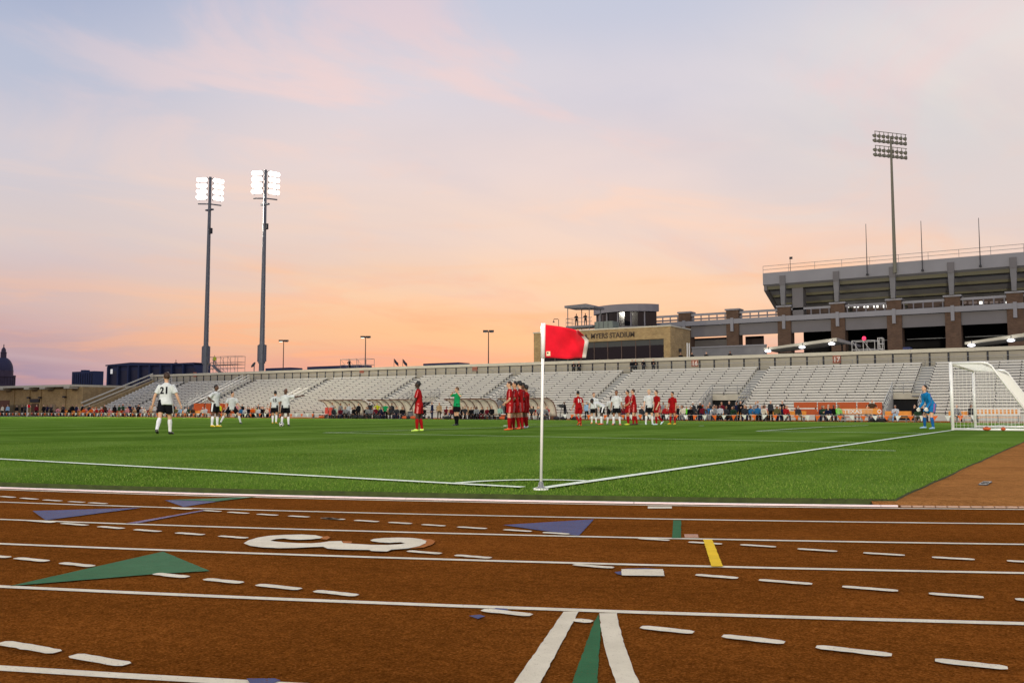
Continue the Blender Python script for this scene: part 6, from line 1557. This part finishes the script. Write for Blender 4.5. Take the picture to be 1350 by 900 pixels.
for a in [(932,70.2,'sit','brown','grey'),(935.5,71.4,'stand','charcoal','black'),(940,70.4,'sit_fwd','white','black'),(944.5,71.2,'sit_long','tan','navy'),(949.5,70.6,'sit','pale grey','black'),(957,70.4,'sit','charcoal','black'),(961.5,71.4,'stand','black','black'),(966,70.6,'sit_fwd','black','charcoal'),(971,71.4,'stand','navy','black'),(976.5,70.8,'stand_fold','black','black'),(983.5,71,'sit','olive','brown'),(988.5,70.4,'sit','charcoal','black'),(996.5,71.4,'stand_fold','grey','charcoal'),(999,70.5,'sit','blue','black'),(1004.5,71.2,'sit','red','black'),(1006.5,70.3,'sit_long','cream','black')]: spec(*a, where=W6)
for a in [(1016,70.9,'stand','charcoal','black'),(1023,70.9,'sit','olive','black'),(1028.5,70.5,'sit_fwd','navy','black'),(1032,71.3,'sit_long','navy','white'),(1036,70.4,'sit','red','charcoal'),(1052,70.8,'sit','charcoal','olive'),(1084,70.8,'sit','navy','navy'),(1092,71,'sit_long','black','black'),(1099,71.2,'sit','black','charcoal'),(1105,70.8,'sit','neon green','black'),(1142.5,70.4,'sit_long','dark green','navy')]: spec(*a, where=W7)
spec(1150,71,'stand_tee','brown','blue', face=262, where='upright in front of the orange boards', skin=0, hair=1, scale=1.02)
spec(1180.5,71,'sit_fold','pale grey','light blue', where='below the dark tunnel mouth')
spec(1205.5,71,'sit_fold','black','tan', where='just left of the goalkeeper', label='person seated arms folded in black top beside the orange bench near the goalkeeper')
spec(1215,71,'sit','black','charcoal', label='person seated in black top directly behind the crouching goalkeeper')
spec(1210,69.2,'squat','dark green','grey', label='person squatting in dark green shirt in front of the black-clad pair')
spec(1261,71,'sit','grey','black', where='seen through the goal mouth')
spec(1280,71,'sit_long','charcoal','black', where='seen through the net beside the far post')

# the back row of the crowd
crng = random.Random(77); kinds = ['sit','sit_fwd','sit_fold','sit_long','sit_cap','stand','stand_fold']
cols = list(CN); tops = ['black','navy','charcoal','grey','white','tan','orange','brown','cream','olive','maroon','dark green','pale grey','blue','red','pink']
for a, b, n, wh in ((64,130,9,'in the back row by the field house'),(130,214,14,'in the back row below the grey bleachers'),(314,372,10,'in the back row behind the pointing player'),(842,930,11,'in the back row before the wide tunnel'),(930,1044,14,'in the back row right of the wide tunnel'),(1078,1110,3,'in the back row before the orange boards')):
    for k in range(n):
        px = a+(b-a)*(k+crng.uniform(0.25,0.75))/n
        spec(px, crng.choice((70.15,70.25,71.9,72.0)), crng.choice(kinds), crng.choice(tops), crng.choice(['black','charcoal','navy','tan','grey']), where=wh)

for a, b, n, wh in ((434,470,4,'in front of the shelter with red seats'),(484,536,6,'in front of the second shelter'),(592,644,6,'in front of the referee-side shelter'),(696,722,3,'in front of the wall-side shelter')):
    for k in range(n):
        px = a+(b-a)*(k+crng.uniform(0.2,0.8))/n
        spec(px, crng.choice((68.2,68.35)), crng.choice(['sit_track','sit_track','sit_kit','sit_fwd']), crng.choice(['black','navy','charcoal','grey','maroon']), crng.choice(['black','charcoal','navy']), where=wh, stripe='white')
        q = OY(px, 548, 68.3)

stool_m = mat('folding_stool_canvas', (46,46,52), 0.8, 0.1, 6)
for o_ in [o for o in bpy.data.objects if o.get('label', '').find('in front of the') > 0 and 'shelter' in o.get('label', '') and o.name.startswith('person')]:
    t_ = thing('folding_stool', 'dark folding stool under a front-row substitute before the shelters', 'stool', (o_.location.x, o_.location.y, o_.location.z), o_.rotation_euler.z, 'folding stools before the shelters')
    MB().box(-0.2,0.2,-0.2,0.16,0.30,0.335).build('seat', stool_m, t_)
    for sx in (-0.17,0.17): MB().tube([(sx,-0.18,0.0),(sx,0.14,0.3)], 0.014, 6).tube([(sx,0.14,0.0),(sx,-0.18,0.3)], 0.014, 6).build('leg', alu_dark, t_)
# ------------------------------------------------------------------ people up on the stands
def up_person(px, Y, z, kind, top, bottom, lab, face=270, **k):
    return spec(px, Y, kind, top, bottom, face=face, z=z, label=lab, scale=1.0, **k)
for px, lab in ((756.5,'person in black standing at the parapet wall under the corner flag'),(763.5,'second person in black standing at the parapet wall under the corner flag')):
    up_person(px, WY-0.55, z0w, 'stand_fold', 'black', 'black', lab)
for px, kd, lab in ((834,'stand','person in black at the parapet wall, end of the group of four'),(838.5,'stand_fold','person in dark clothes at the parapet wall beside the end of the four'),(849,'stand_cap','person in black cap at the parapet wall, alone in the group\'s middle'),(862,'stand_fold','person in black at the parapet wall, group\'s end below the window')):
    up_person(px, WY-0.55, z0w, kd, 'black', 'charcoal', lab)
for px, Y, lab in ((898.5,97.2,'dark-clad person leaning behind the parapet at the press box corner'),(913.5,97.4,'dark-clad person behind the parapet just past the press box corner'),(932.5,97.6,'dark-clad person behind the parapet before the low grey wall'),(964,97.6,'dark-clad person low behind the parapet near the canopy')):
    up_person(px, Y, 6.0, 'stand', 'black', 'black', lab)
for px, lab in ((1058,'grey-haired person under the three-lamp canopy'),(1067,'second person under the three-lamp canopy')):
    up_person(px, 109.0, 6.0, 'stand', 'grey', 'black', lab)
up_person(281, 99.3, s1z, 'stand', 'neon yellow', 'olive', 'person in yellow jacket standing on the scaffold tower', 300)
up_person(460, 99.3, s2z, 'photo', 'black', 'black', 'dark-clad cameraman standing on the low scaffold', 250)
xa, xb, CYp, zfp = PLAT
for fx, lab, kd in ((0.28,'dark silhouette standing at the rail of the camera platform','photo'),(0.70,'second dark silhouette on the camera platform with a camera','photo')):
    q = xa+(xb-xa)*fx; o = person(S_[kd], (q, CYp-0.6, zfp), face_dir(250), lab, 1.0, None, skin=3, hair=4, top=CN['black'], bottom=CN['black'], shoe=(20,20,20), trim=CN['black'])
# look-alikes that only their place tells apart share a label: give them a common group
seen = {}
for o in bpy.data.objects:
    if o.parent is None and o.get('label'): seen.setdefault(o['label'], []).append(o)
for lab, L in seen.items():
    if len(L) > 1:
        for o in L:
            if not o.get('group'): o['group'] = lab[:60]
bpy.context.view_layer.update()
